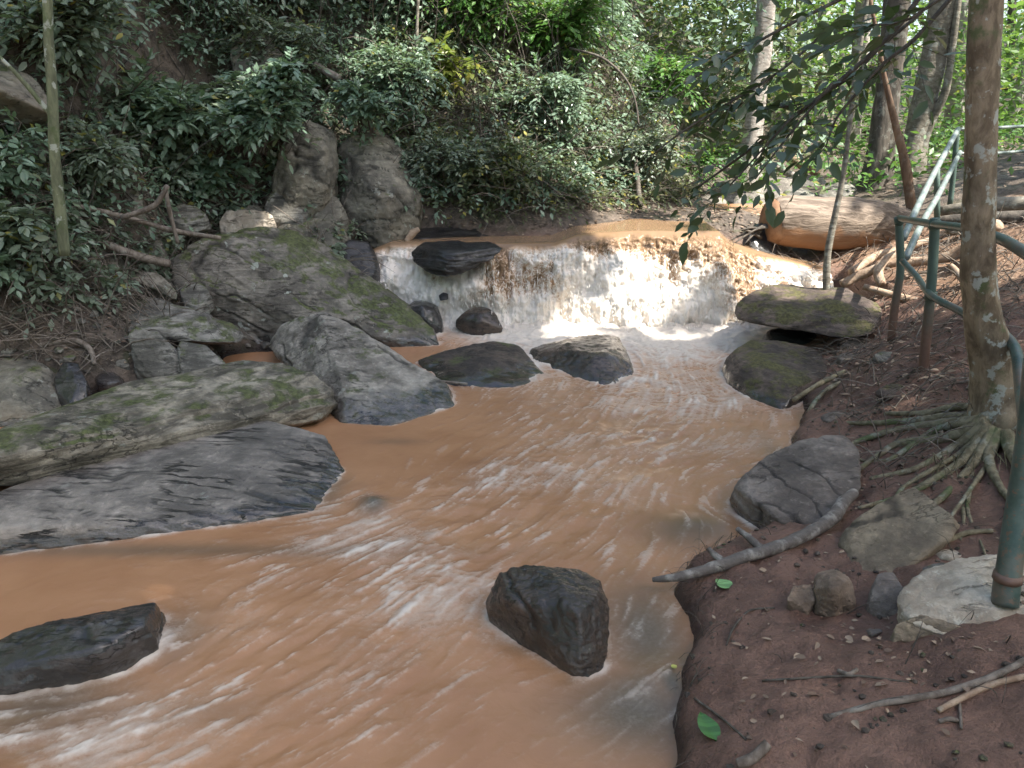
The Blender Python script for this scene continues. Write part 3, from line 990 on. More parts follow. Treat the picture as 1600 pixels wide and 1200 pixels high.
M['cliff'] = rock_mat('cliff_boulder', (0.26, 0.24, 0.19), (0.12, 0.11, 0.09), moss=.25, lichen=.5, strata=.3, wet=.03, stain=(0.16, 0.13, 0.09))
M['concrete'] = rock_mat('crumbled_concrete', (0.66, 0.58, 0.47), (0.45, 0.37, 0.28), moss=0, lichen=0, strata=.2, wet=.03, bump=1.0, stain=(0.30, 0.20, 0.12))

Z = None
rock('mossy_boulder', 'largest boulder, triangular and green with moss, on the left bank', M['mossy'],
     [(345, 545, Z, 0), (256, 445, 7.0), (262, 415, 7.1), (325, 375, 7.35), (380, 358, 7.5), (445, 355, 7.65), (510, 385, 7.8), (610, 460, 7.5), (672, 512, 7.25), (682, 540, Z, 0), (600, 543, Z, 0)],
     [(450, 480, 7.1), (380, 400, 7.15), (310, 450, 6.95), (560, 520, 7.0), (610, 500, 7.2)], back=.9, lvl=7, sharp=26, amp=.042, freq=2.0, crack=.03, cfreq=2.2, cdir=(.5, 0, 1), strata=.010, sdir=(.5, .1, 1), sfreq=9)
rock('pale_boulder', 'pale grey angular boulder with a pointed ridge beside the mossy boulder', M['pale'],
     [(421, 532, 6.6), (436, 512, 6.7), (478, 494, 6.6), (512, 489, 6.5), (560, 518, 6.35), (620, 556, 6.1), (692, 598, 5.75), (708, 634, Z, 0), (640, 655, Z, 0), (600, 667, Z, 0), (535, 660, Z, 0), (505, 620, 5.7), (440, 570, 6.3)],
     [(480, 545, 6.2), (505, 560, 5.95), (540, 620, 5.35), (600, 620, 5.4), (505, 497, 6.35)], back=.7, lvl=7, sharp=26, amp=.04, freq=3.0, crack=.02, cfreq=2.5, cdir=(.8, .2, 1))
rock('layered_slab', 'long layered slab slanting up from the left edge, mossy on its lower end', M['slab'],
     [(-130, 735, 3.6), (0, 676, 4.15), (100, 636, 4.6), (200, 602, 5.0), (300, 580, 5.3), (380, 567, 5.5), (440, 568, 5.5), (498, 593, 5.35), (517, 632, 5.15), (490, 662, Z, .03), (380, 652, 4.85), (250, 664, 4.6), (120, 695, 4.3), (0, 740, 3.95), (-130, 785, 3.65)],
     [(420, 610, 5.0), (200, 645, 4.6)], back=.4, down=.10, downback=.4, lvl=7, sharp=24, amp=.028, freq=2.6, strata=.016, sdir=(-.35, .35, 1), sfreq=11)
rock('cracked_slab', 'broad flat grey slab crossed by long dark cracks at the water on the left', M['cracked'],
     [(-150, 835, 3.35), (0, 783, 3.72), (100, 755, 3.95), (190, 722, 4.2), (225, 688, 4.5), (262, 664, 4.75), (345, 657, 4.85), (440, 657, 4.85), (480, 664, 4.72), (532, 700, 4.5), (540, 738, Z, .0), (512, 798, Z, 0), (420, 812, Z, 0), (300, 822, Z, 0), (150, 842, Z, 0), (0, 860, Z, 0), (-150, 885, Z, 0)],
     [(470, 700, 4.4), (480, 750, Z, .07), (300, 780, Z, .09), (100, 820, Z, .06), (440, 790, Z, .04)], back=.02, lvl=7, sharp=24, amp=.016, freq=3.0, crack=.010, cfreq=5.5, cdir=(.12, 1, .3), strata=.004, sdir=(.1, 1, .6), sfreq=16)
rock('wet_rock', 'low glistening dark rock at the lower left edge with water sheeting over it', M['wetdark'],
     [(-140, 1052, Z, .06), (0, 1000, Z, .12), (100, 965, Z, .14), (195, 941, Z, .15), (245, 938, Z, .14), (282, 955, Z, .04), (280, 995, Z, 0), (240, 1028, Z, 0), (180, 1055, Z, 0), (70, 1078, Z, 0), (-30, 1088, Z, 0), (-140, 1110, Z, 0)],
     [(150, 1015, Z, .13), (225, 975, Z, .15), (60, 1035, Z, .11)], back=.05, lvl=6, sharp=16, amp=.025, freq=5, crack=.01, cfreq=5)
rock('dark_boulder', 'nearest dark brown boulder standing alone in midstream', M['wetbrown'],
     [(757, 968, Z, 0), (762, 945, Z, .07), (783, 897, Z, .17), (822, 884, Z, .2), (905, 891, Z, .2), (938, 908, Z, .18), (949, 950, Z, .13), (948, 1010, Z, .05), (935, 1050, Z, 0), (905, 1060, Z, 0), (880, 1045, Z, 0), (850, 1012, Z, 0), (795, 990, Z, 0)],
     [(865, 930, Z, .235), (905, 960, Z, .21), (905, 1020, Z, .08), (800, 940, Z, .18), (930, 930, Z, .2)], back=.08, lvl=7, sharp=20, amp=.020, freq=6.5, crack=.012, cfreq=3.5, cdir=(1, .3, .4))
rock('brown_boulder', 'low brown boulder midstream with a thin tail of stick, left of the reddish one', M['brown'],
     [(655, 562, Z, .03), (700, 548, 6.6), (765, 535, 6.75), (812, 541, 6.7), (845, 570, 6.3), (864, 601, Z, 0), (800, 607, Z, 0), (700, 602, Z, 0), (668, 582, Z, 0)],
     [(780, 560, 6.3), (730, 575, 6.2)], back=.4, lvl=6, sharp=16, amp=.03, freq=3.5, crack=.01)
rock('reddish_boulder', 'blocky reddish brown boulder midstream just below the waterfall', M['wetbrown'],
     [(820, 547, 6.9), (868, 532, 6.95), (922, 522, 7.0), (968, 527, 6.9), (986, 560, 6.4), (993, 597, Z, 0), (930, 602, Z, 0), (880, 590, Z, 0), (835, 575, 6.5)],
     [(960, 545, 6.4), (900, 550, 6.4)], back=.45, lvl=6, sharp=18, amp=.03, freq=3.5, crack=.01)
rock('black_rock', 'flat black rock jutting from the left part of the waterfall', M['black'],
     [(643, 398, 7.95), (660, 380, 8.05), (770, 378, 8.0), (784, 388, 7.85), (765, 408, 7.7), (725, 424, 7.6), (692, 436, 7.55), (655, 418, 7.7)], [(700, 400, 7.55)],
     back=.35, down=.0, lvl=6, sharp=18, amp=.025, freq=4, strata=.02, sfreq=16)
rock('splashed_rock', 'small grey rock in the white water left of the falls foot', M['wetdark'],
     [(628, 482, 7.6), (655, 465, 7.7), (685, 478, 7.65), (692, 500, 7.5), (690, 515, 7.45), (632, 512, 7.5)], [(660, 485, 7.4)], back=.2, lvl=5, sharp=9, amp=.015, freq=6)
rock('splashed_rock', 'dark rock half hidden in spray under the waterfall', M['wetbrown'],
     [(712, 500, 7.5), (730, 484, 7.55), (752, 478, 7.6), (772, 486, 7.55), (785, 508, 7.4), (745, 516, 7.35)], [(750, 495, 7.35)], back=.2, down=.1, lvl=5, sharp=9, amp=.015, freq=6)
rock('splashed_rock', 'tiny black stone poking out of the white water above the grey rock', M['black'],
     [(685, 462, 7.7), (692, 457, 7.7), (700, 459, 7.7), (701, 468, 7.65), (688, 470, 7.65)], back=.06, down=.0, lvl=4, sharp=9, amp=.006, freq=9)
rock('overhanging_boulder', 'moss topped boulder with a dark hollow under it beside the falls', M['rightmoss'],
     [(1142, 484, 6.95), (1165, 458, 7.2), (1235, 443, 7.4), (1312, 447, 7.3), (1366, 470, 6.7), (1396, 502, 6.35), (1390, 520, 6.25), (1320, 530, 6.25), (1275, 514, 6.6), (1200, 506, 6.7), (1150, 497, 6.8)],
     [(1300, 495, 6.6), (1210, 475, 6.8)], back=.5, down=0, lvl=6, sharp=18, amp=.035, freq=3, strata=.014, sfreq=12)
rock('propping_stone', 'dark stone propping the moss topped boulder', M['black'],
     [(1200, 515, 6.9), (1240, 505, 6.95), (1330, 515, 6.9), (1330, 545, 6.7), (1210, 545, 6.8)], back=.3, lvl=5, sharp=12, amp=.02, freq=4)
rock('round_boulder', 'rounded boulder with a moss patch at the water edge on the right', M['rightmoss'],
     [(1131, 575, 6.3), (1142, 542, 6.5), (1172, 527, 6.6), (1240, 530, 6.5), (1290, 558, 6.2), (1302, 585, 5.9), (1268, 618, 5.5), (1220, 640, Z, 0), (1170, 622, Z, 0), (1138, 602, Z, .0)],
     [(1200, 580, 5.75), (1240, 600, 5.6), (1160, 575, 5.95)], back=.4, lvl=6, sharp=10, amp=.03, freq=3)
rock('flat_boulder', 'flat topped grey red boulder at the water edge below the tree roots', M['redrock'],
     [(1145, 792, Z, 0), (1148, 765, Z, .1), (1180, 722, Z, .19), (1260, 684, Z, .24), (1322, 684, Z, .26), (1346, 706, Z, .26), (1345, 760, Z, .2), (1290, 818, Z, .13), (1245, 840, Z, .06), (1195, 832, Z, 0)],
     [(1200, 795, Z, .14), (1258, 815, Z, .12), (1165, 770, Z, .15)], back=.1, lvl=7, sharp=20, amp=.022, freq=4, crack=.012, cfreq=2.5, cdir=(1, .4, 0), strata=.006, sfreq=14)
rock('tan_slab', 'tan angular slab leaning on the mud under the tree roots', M['tan'],
     [(1310, 888, Z, .13), (1314, 850, Z, .2), (1330, 815, Z, .27), (1378, 795, Z, .31), (1388, 778, Z, .34), (1425, 762, Z, .38), (1505, 822, Z, .38), (1440, 862, Z, .28), (1420, 888, Z, .22), (1388, 908, Z, .17)],
     [], back=.10, down=.1, lvl=6, sharp=26, amp=.016, freq=5, crack=.008, cfreq=3)
rock('greenish_block', 'small greenish tan block under the roots behind the tan slab', M['tan'],
     [(1368, 745, 4.0), (1395, 730, 4.05), (1432, 738, 4.05), (1434, 775, 3.9), (1400, 800, 3.8), (1368, 795, 3.8)], back=.15, down=.1, lvl=5, sharp=18, amp=.015, freq=5)
rock('small_stone', 'smaller of two brown stones side by side on the mud', M['clod'],
     [(1230, 935, Z, .2), (1240, 915, Z, .23), (1268, 912, Z, .24), (1273, 940, Z, .19), (1262, 954, Z, .16), (1238, 950, Z, .16)], back=.05, down=.06, lvl=5, sharp=26, amp=.012, freq=11, facets=9)
rock('small_stone', 'larger lumpy brown stone of the two side by side on the mud', M['clod'],
     [(1270, 920, Z, .22), (1275, 895, Z, .27), (1305, 887, Z, .29), (1330, 905, Z, .27), (1336, 945, Z, .19), (1305, 960, Z, .16), (1280, 950, Z, .17)], [(1300, 920, Z, .29)], back=.05, down=.06, lvl=5, sharp=22, amp=.018, freq=9, facets=14)
rock('red_stone', 'reddish stone wedged between the tan slab and the concrete footing', M['redrock'],
     [(1362, 940, Z, .23), (1370, 897, Z, .28), (1398, 893, Z, .29), (1415, 925, Z, .28), (1408, 965, Z, .21), (1385, 975, Z, .17), (1360, 965, Z, .17)], back=.06, down=.08, lvl=5, sharp=14, amp=.015, freq=8)
rock('concrete_footing', 'crumbling pale concrete footing that holds the green railing post', M['concrete'],
     [(1425, 905, Z, .37), (1460, 885, Z, .39), (1530, 868, Z, .40), (1620, 850, Z, .41), (1760, 900, Z, .40), (1750, 1020, Z, .35), (1640, 1030, Z, .30), (1600, 1000, Z, .33), (1510, 1005, Z, .31), (1430, 975, Z, .32), (1405, 940, Z, .33)],
     [(1560, 930, Z, .41)], back=.03, down=.08, downback=.06, lvl=6, sharp=18, amp=.022, freq=8, cat='footing')
rock('grey_stone', 'grey wedge shaped stone under the left side of the concrete footing', M['tan'],
     [(1384, 1010, Z, .24), (1400, 975, Z, .31), (1440, 960, Z, .35), (1520, 985, Z, .34), (1515, 1035, Z, .22), (1450, 1036, Z, .19), (1390, 1025, Z, .19)], back=.08, down=.08, lvl=6, sharp=20, amp=.018, freq=7)
rock('grey_stone', 'dark chipped stone under the footing by the right edge', M['bankstone'],
     [(1528, 1010, Z, .30), (1570, 1000, Z, .33), (1610, 1005, Z, .33), (1640, 1030, Z, .26), (1590, 1042, Z, .22), (1535, 1038, Z, .22)], back=.08, down=.08, lvl=5, sharp=20, amp=.016, freq=8)
# left bank
rock('undercut_slab', 'dark mossy slab with a sharp right point and deep shadow under it', M['bankstone'],
     [(100, 495, 6.3), (150, 470, 6.55), (230, 462, 6.75), (292, 478, 6.6), (325, 505, 6.45), (352, 540, 6.25), (335, 540, 6.2), (250, 512, 6.2), (115, 512, 6.2)], back=.4, down=.05, downback=.25, lvl=6, sharp=20, amp=.03, freq=3.5, strata=.016, sfreq=15)
rock('slanted_stone', 'small slanted grey stone under the undercut slab on the left bank', M['bankstone'],
     [(122, 522, 6.0), (150, 524, 6.05), (185, 545, 6.0), (202, 572, 5.9), (150, 575, 5.85)], back=.15, lvl=5, sharp=18, amp=.012, freq=7, strata=.006, sfreq=20)
rock('slanted_stone', 'tall layered stone tilted right in the row by the slab', M['bankstone'],
     [(200, 530, 5.95), (212, 511, 6.0), (245, 520, 6.0), (278, 548, 5.95), (280, 580, 5.85), (240, 590, 5.8), (212, 570, 5.85)], back=.15, lvl=5, sharp=18, amp=.015, freq=7, strata=.010, sfreq=20, sdir=(1, 0, 1))
rock('slanted_stone', 'greenish stone at the right end of the row by the slab', M['bankstone'],
     [(276, 545, 5.95), (285, 530, 6.0), (315, 535, 6.0), (352, 566, 5.9), (345, 585, 5.8), (280, 585, 5.8)], back=.15, lvl=5, sharp=16, amp=.012, freq=7)
rock('grey_green_stone', 'grey green stone higher on the left bank beside the driftwood', M['bankstone'],
     [(155, 425, 7.0), (170, 415, 7.05), (205, 418, 7.05), (208, 450, 6.9), (160, 455, 6.85)], back=.2, lvl=5, sharp=16, amp=.014, freq=6)
rock('left_boulder', 'rounded boulder at the left edge, mossy above and stained below', M['cliff'],
     [(-60, 575, 5.5), (0, 553, 5.65), (55, 560, 5.6), (88, 585, 5.5), (92, 632, 5.25), (60, 655, Z, .02), (0, 668, Z, 0), (-60, 675, Z, 0)], [(30, 610, 5.2)], back=.35, lvl=6, sharp=12, amp=.025, freq=4)
rock('small_dark_stone', 'small faceted dark grey stone beside the left boulder', M['wetdark'],
     [(85, 592, 5.45), (98, 568, 5.55), (122, 566, 5.55), (140, 595, 5.45), (136, 622, 5.3), (110, 634, 5.25), (90, 625, 5.3)], back=.12, lvl=5, sharp=18, amp=.012, freq=8)
rock('pebble', 'small round grey pebble lying between the two slabs', M['pale'],
     [(331, 655, 4.95), (337, 647, 4.97), (348, 645, 4.97), (358, 652, 4.95), (355, 659, 4.92), (338, 660, 4.92)], back=.05, down=.03, lvl=4, sharp=10, amp=.004, freq=12)
rock('cliff_boulder', 'pale rounded boulder on the slope left of the waterfall', M['cliff'],
     [(520, 250, 8.8), (535, 215, 9.0), (590, 205, 9.1), (630, 235, 9.0), (658, 285, 8.8), (652, 320, 8.6), (610, 357, 8.4), (575, 345, 8.4), (530, 300, 8.6)], [(600, 290, 8.3), (560, 260, 8.5)], back=.6, lvl=6, sharp=30, amp=.075, freq=2.2, crack=.02, cfreq=2)
rock('cliff_boulder', 'tall grey boulder half hidden by leaves above the mossy boulder', M['cliff'],
     [(430, 262, 8.4), (445, 215, 8.55), (485, 188, 8.65), (520, 202, 8.65), (526, 255, 8.45), (505, 302, 8.25), (450, 308, 8.2), (425, 292, 8.3)], [(500, 235, 8.25), (470, 270, 8.15)], back=.6, lvl=6, sharp=30, amp=.075, freq=2.2, crack=.02, cfreq=2)
rock('cliff_boulder', 'upper grey boulder showing through the leaves high on the slope', M['cliff'],
     [(360, 80, 8.9), (380, 50, 9.1), (420, 55, 9.1), (450, 90, 9.0), (455, 130, 8.8), (400, 140, 8.7), (365, 120, 8.8)], back=.5, lvl=5, sharp=14, amp=.04, freq=3)
rock('brown_slab', 'brown driftwood coloured slab wedged above the mossy boulder', M['cliff'],
     [(438, 350, 8.1), (480, 342, 8.2), (530, 345, 8.2), (545, 365, 8.1), (530, 390, 7.95), (480, 375, 7.95)], back=.3, lvl=5, sharp=16, amp=.025, freq=4, strata=.012)
rock('small_cliff_stone', 'small grey stone between the tall boulder and the brown slab', M['cliff'],
     [(485, 312, 8.3), (500, 298, 8.4), (525, 305, 8.4), (542, 335, 8.25), (530, 347, 8.2), (492, 342, 8.2)], back=.25, lvl=5, sharp=14, amp=.02, freq=5)
rock('small_cliff_stone', 'dark stone with a pale top above the pale striped block', M['bankstone'],
     [(412, 315, 8.2), (430, 298, 8.3), (465, 302, 8.3), (482, 325, 8.2), (470, 342, 8.1), (420, 342, 8.1)], back=.25, lvl=5, sharp=16, amp=.02, freq=5)
rock('black_wedge', 'black wet wedge of rock left of the waterfall', M['black'],
     [(530, 390, 7.95), (545, 375, 8.05), (575, 378, 8.1), (592, 400, 8.0), (588, 430, 7.8), (570, 435, 7.7), (540, 410, 7.8)], back=.3, lvl=5, sharp=16, amp=.02, freq=5)
rock('black_wedge', 'dark rock shelf along the left lip of the waterfall', M['black'],
     [(590, 370, 8.5), (640, 355, 8.7), (760, 352, 8.8), (880, 348, 8.9), (885, 372, 8.65), (760, 378, 8.5), (640, 378, 8.4)], back=.3, down=.15, lvl=5, sharp=14, amp=.03, freq=3.5, strata=.015)
rock('striped_block', 'pale sunlit block with vertical stripes behind the mossy boulder', M['concrete'],
     [(342, 345, 7.95), (350, 330, 8.0), (420, 328, 8.0), (430, 352, 7.95), (425, 365, 7.9), (345, 365, 7.9)], back=.2, lvl=5, sharp=18, amp=.012, freq=6, strata=.012, sdir=(1, 0, .1), sfreq=14)
rock('overhang_cliff', 'big dark overhanging cliff rock at the upper left edge', M['cliff'],
     [(-120, 80, 6.9), (0, 90, 6.9), (50, 120, 6.8), (80, 165, 6.6), (75, 178, 6.5), (0, 140, 6.3), (-120, 120, 6.2), (-120, 225, 7.1), (0, 215, 7.1), (72, 205, 7.0)], back=.7, down=0, lvl=6, sharp=14, amp=.05, freq=2.2)
for (cx, cy, w, h, Y, lb, mt) in [
    (112, 452, 30, 15, 6.45, 'flat grey rock above the undercut slab, near the stump', 'bankstone'), (60, 515, 34, 16, 5.95, 'long dark stone by the left edge above the left boulder', 'wetdark'),
    (160, 398, 26, 18, 6.8, 'brownish angular rock under the thick straight branch', 'cliff'), (228, 385, 30, 20, 7.1, 'leaning brown rock behind the thick straight branch', 'cliff'),
    (238, 438, 26, 14, 6.95, 'squarish grey rock left of the mossy boulder foot', 'bankstone'), (305, 460, 24, 20, 6.8, 'mossy rock tucked against the mossy boulder', 'bankstone'),
    (190, 310, 34, 26, 7.2, 'ochre rock in the dark hollow on the left bank', 'cliff'), (290, 335, 30, 16, 7.5, 'dark rock ledge below the drooping leaves', 'bankstone'),
    (165, 590, 18, 9, 5.75, 'small flat stone at the water edge before the slanted stones', 'wetdark'), (395, 335, 22, 14, 8.1, 'small brown rock just right of the pale striped block', 'cliff'),
    (20, 470, 26, 18, 6.0, 'dark rock under the leaves at the left edge', 'cliff')]:
    an = [i * math.tau / 7 + random.uniform(0, .5) for i in range(7)]
    rock('bank_rock', lb, M[mt], [(cx + w * math.cos(a) * random.uniform(.85, 1.1), cy - h * math.sin(a) * random.uniform(.85, 1.1), Y + .12 * math.sin(a)) for a in an],
         back=.25, down=.12, lvl=5, sharp=22, amp=.018, freq=5, strata=.008, sfreq=16)
for (cx, cy, w, h, Y, lb, mt) in [
    (1345, 538, 30, 9, 6.15, 'flat slab in the mud just below the moss topped boulder', 'redrock'), (1385, 560, 20, 9, 5.8, 'small dark slab between the slab below the boulder and the first post', 'bankstone'),
    (1325, 560, 15, 7, 5.85, 'little flat stone touching the back of the round boulder', 'redrock'), (1395, 615, 24, 12, 5.1, 'mossy lump of rock left of the second railing post foot', 'rightmoss'),
    (1305, 655, 22, 9, 4.85, 'low reddish stone between the round boulder and the flat boulder', 'redrock'), (1470, 890, 22, 9, 2.95, 'flat grey chip of stone behind the concrete footing', 'bankstone'),
    (1492, 868, 26, 9, 3.05, 'pale broken piece behind the concrete footing, nearer the post', 'concrete'), (1370, 985, 12, 6, 2.65, 'small stone chip in front of the reddish stone', 'redrock'),
    (1275, 575, 12, 6, 5.9, 'small grey chip lying on the right shoulder of the round boulder', 'bankstone')]:
    an = [i * math.tau / 7 + random.uniform(0, .5) for i in range(7)]
    g_ = hit(cx, cy)
    Y = g_.y
    rock('bank_rock', lb, M[mt], [(cx + w * math.cos(a) * random.uniform(.85, 1.1), cy - h * .3 - h * math.sin(a) * random.uniform(.85, 1.1), Y + .06 * math.sin(a)) for a in an],
         back=.10, down=.06, lvl=4, sharp=22, amp=.012, freq=7, strata=.005, sfreq=16)
# right and upstream
rock('root_stone', 'dark wet stone beside the log at the right end of the falls', M['black'],
     [(1168, 372, 8.5), (1178, 350, 8.6), (1205, 345, 8.7), (1218, 375, 8.6), (1212, 402, 8.4), (1175, 392, 8.4)], back=.3, lvl=5, sharp=14, amp=.02, freq=6)
ST_SPEC = [(1112, 318, 26, 16, 11.5, 'grey stone at the far edge of the upper stream, farthest left'), (1140, 296, 34, 20, 12.0, 'dark stone below the white barked trunk'),
           (1158, 342, 24, 13, 9.6, 'small pale stone right at the upper stream, by the lip'), (1172, 318, 30, 17, 10.8, 'grey stone between trunk foot and the big log'),
           (1215, 293, 40, 18, 11.2, 'flat sunlit stone just left above the big log'), (1248, 305, 26, 12, 9.8, 'small stone resting behind the big log'),
           (1270, 288, 26, 14, 12.5, 'dark stone behind the big log, farther right'), (1090, 337, 22, 9, 10.4, 'thin dark stone lying in the upper stream'),
           (945, 354, 26, 8, 9.0, 'low black stone breaking the surface just above the falls'), (1310, 300, 30, 14, 10.5, 'shaded stone behind the middle of the big log')]
for (cx, cy, w, h, Y, lb) in ST_SPEC:
    an = [i * math.tau / 8 + .2 for i in range(8)]
    rr = [random.uniform(.8, 1.1) for _ in an]
    rock('stream_stone', lb, M['pale'] if 'pale' in lb or 'sunlit' in lb or 'grey' in lb else M['bankstone'],
         [(cx + w * math.cos(a) * q, cy - h * math.sin(a) * q, Y + .2 * math.sin(a)) for a, q in zip(an, rr)], back=.35, lvl=5, sharp=16, amp=.035, freq=4, seed=None) if False else \
    rock('stream_stone', lb, M['pale'] if 'pale' in lb or 'sunlit' in lb or 'grey' in lb else M['bankstone'],
         [(cx + w * math.cos(a) * q, cy - h * math.sin(a) * q, Y + .2 * math.sin(a)) for a, q in zip(an, rr)], back=.35, lvl=5, sharp=16, amp=.035, freq=4)

# foam and a slight pile of water where the current meets the rocks
EDGE = np.zeros((mh, mw))
for o in bpy.data.objects:
    if o.type == 'MESH' and o.get('category') == 'rock' and o.location.y < 8.5:
        n_ = len(o.data.vertices)
        co = np.empty(n_ * 3, np.float32); o.data.vertices.foreach_get('co', co)
        co = co.reshape(-1, 3) + np.array(o.location)
        if co[:, 2].min() > .05: continue
        ed = o.data.edges
        ev = np.empty(len(ed) * 2, np.int32); ed.foreach_get('vertices', ev); ev = ev.reshape(-1, 2)
        za, zb_ = co[ev[:, 0], 2] - .012, co[ev[:, 1], 2] - .012
        m_ = (za * zb_) < 0
        t_ = (za[m_] / (za[m_] - zb_[m_]))[:, None]
        c_ = co[ev[m_, 0]] * (1 - t_) + co[ev[m_, 1]] * t_
        ii = np.rint((c_[:, 0] - wx[0]) / HSTEP).astype(int); jj = np.rint((c_[:, 1] - wy[0]) / HSTEP).astype(int)
        g_ = (ii >= 1) & (ii < mw - 1) & (jj >= 1) & (jj < mh - 1)
        EDGE[jj[g_], ii[g_]] = 1
for _ in range(5):
    EDGE = np.maximum(EDGE * .9, (np.roll(EDGE, 1, 0) + np.roll(EDGE, -1, 0) + np.roll(EDGE, 1, 1) + np.roll(EDGE, -1, 1)) * .26)
EDGE = np.clip(EDGE, 0, 1).ravel()
el = lic(EDGE, 9, 1.4)
nse = sstep(-.35, .35, fbm(wp * 7 + 12, 4))
foam = np.clip(foam + (.8 * EDGE + .8 * el) * (.25 + .75 * nse) * (1 - .6 * calm), 0, 1)
rv = bpy.data.objects['river'].data
rv.attributes['foam'].data.foreach_set('value', foam[used].astype(np.float32))
wz_ = wz_ + .010 * np.clip(el * 2, 0, 1) * nse
rv.vertices.foreach_set('co', np.stack([ax_, ay_, wz_], 1)[used].astype(np.float32).ravel())
rv.update()

# ------------------------------------------------------------------ leaves
LEAF8_V = np.array([[0, 0, 0], [.27, .19, .03], [.64, .18, .015], [1, 0, -.10], [.64, -.18, .015], [.27, -.19, .03], [.3, 0, -.02], [.66, 0, -.05]])
LEAF8_F3 = np.array([[0, 6, 1], [2, 7, 3], [0, 5, 6], [4, 3, 7]])
LEAF8_F4 = np.array([[1, 6, 7, 2], [5, 4, 7, 6]])
LEAF4_V = np.array([[0, 0, 0], [.45, .23, .03], [1, 0, -.06], [.45, -.23, .03], [.48, 0, -.03]])
LEAF4_F3 = np.array([[0, 4, 1], [1, 4, 2], [0, 3, 4], [3, 2, 4]])


def frames(d, n):
    d = d / (np.linalg.norm(d, axis=1)[:, None] + 1e-9)
    n = n - d * (d * n).sum(1)[:, None]
    n = n / (np.linalg.norm(n, axis=1)[:, None] + 1e-9)
    b = np.cross(n, d)
    return np.stack([d, b, n], 1)  # rows


def leaf_mesh(name, p, d, n, L, small=False, wide=1.0):
    Fm = frames(d, n)
    pv = LEAF4_V if small else LEAF8_V
    pv = pv * np.array([1, wide, 1])
    V = p[:, None, :] + L[:, None, None] * np.einsum('vk,nkj->nvj', pv, Fm)
    k = (np.arange(len(p)) * len(pv))[:, None, None]
    Fs = [(LEAF4_F3[None] + k).reshape(-1, 3)] if small else [(LEAF8_F3[None] + k).reshape(-1, 3), (LEAF8_F4[None] + k).reshape(-1, 4)]
    rnd = np.repeat(RNG.uniform(0, 1, len(p)), len(pv))
    return mk_mesh(name, V.reshape(-1, 3), Fs, True, {'rnd': rnd})


def thin_tubes(A, B, C, r):
    """n curved triangular twigs through A, B, C"""
    n = len(A)
    ts = np.array([0, .25, .5, .75, 1.])
    Pt = ((1 - ts) ** 2)[None, :, None] * A[:, None] + (2 * ts * (1 - ts))[None, :, None] * B[:, None] + (ts ** 2)[None, :, None] * C[:, None]
    T = C - A; T /= np.linalg.norm(T, axis=1)[:, None] + 1e-9
    a = np.cross(T, RNG.normal(size=(n, 3))); a /= np.linalg.norm(a, axis=1)[:, None] + 1e-9
    b = np.cross(T, a)
    rr = r[:, None] * np.array([1, .9, .75, .55, .3])[None]
    V = []
    for k in range(3):
        th = k * math.tau / 3
        V.append(Pt + rr[:, :, None] * (math.cos(th) * a + math.sin(th) * b)[:, None, :])
    V = np.stack(V, 2).reshape(-1, 3)   # n,5,3
    base = (np.arange(n) * 15)[:, None, None]
    q = []
    for j in range(4):
        for k in range(3):
            k2 = (k + 1) % 3
            q.append([j * 3 + k, j * 3 + k2, (j + 1) * 3 + k2, (j + 1) * 3 + k])
    return V, (np.array(q)[None] + base).reshape(-1, 4)


_leaf_protos = {}


def leaf_proto(matname):
    if matname not in _leaf_protos:
        pr = []
        for k in range(4):
            me = mk_mesh('leaf', LEAF8_V * np.array([1, random.uniform(.85, 1.2), random.uniform(.6, 1.6)]), [LEAF8_F3, LEAF8_F4], True, {'rnd': np.full(8, (.15, .4, .65, .9)[k])})
            me.materials.append(M[matname])
            pr.append(me)
        _leaf_protos[matname] = pr
    return _leaf_protos[matname]


def put_leaves(parent, p, d, n, L, matname):
    Fm = frames(d, n)
    loc0 = np.array(parent.location)
    for i in range(len(p)):
        o = bpy.data.objects.new('leaf', _leaf_protos[matname][i % 4] if matname in _leaf_protos else leaf_proto(matname)[0])
        m = Matrix(((Fm[i, 0, 0], Fm[i, 1, 0], Fm[i, 2, 0]), (Fm[i, 0, 1], Fm[i, 1, 1], Fm[i, 2, 1]), (Fm[i, 0, 2], Fm[i, 1, 2], Fm[i, 2, 2]))).to_4x4()
        o.matrix_basis = Matrix.Translation(Vector(p[i] - loc0)) @ m @ Matrix.Diagonal((L[i], L[i], L[i], 1))
        COL.objects.link(o)
        o.parent = parent


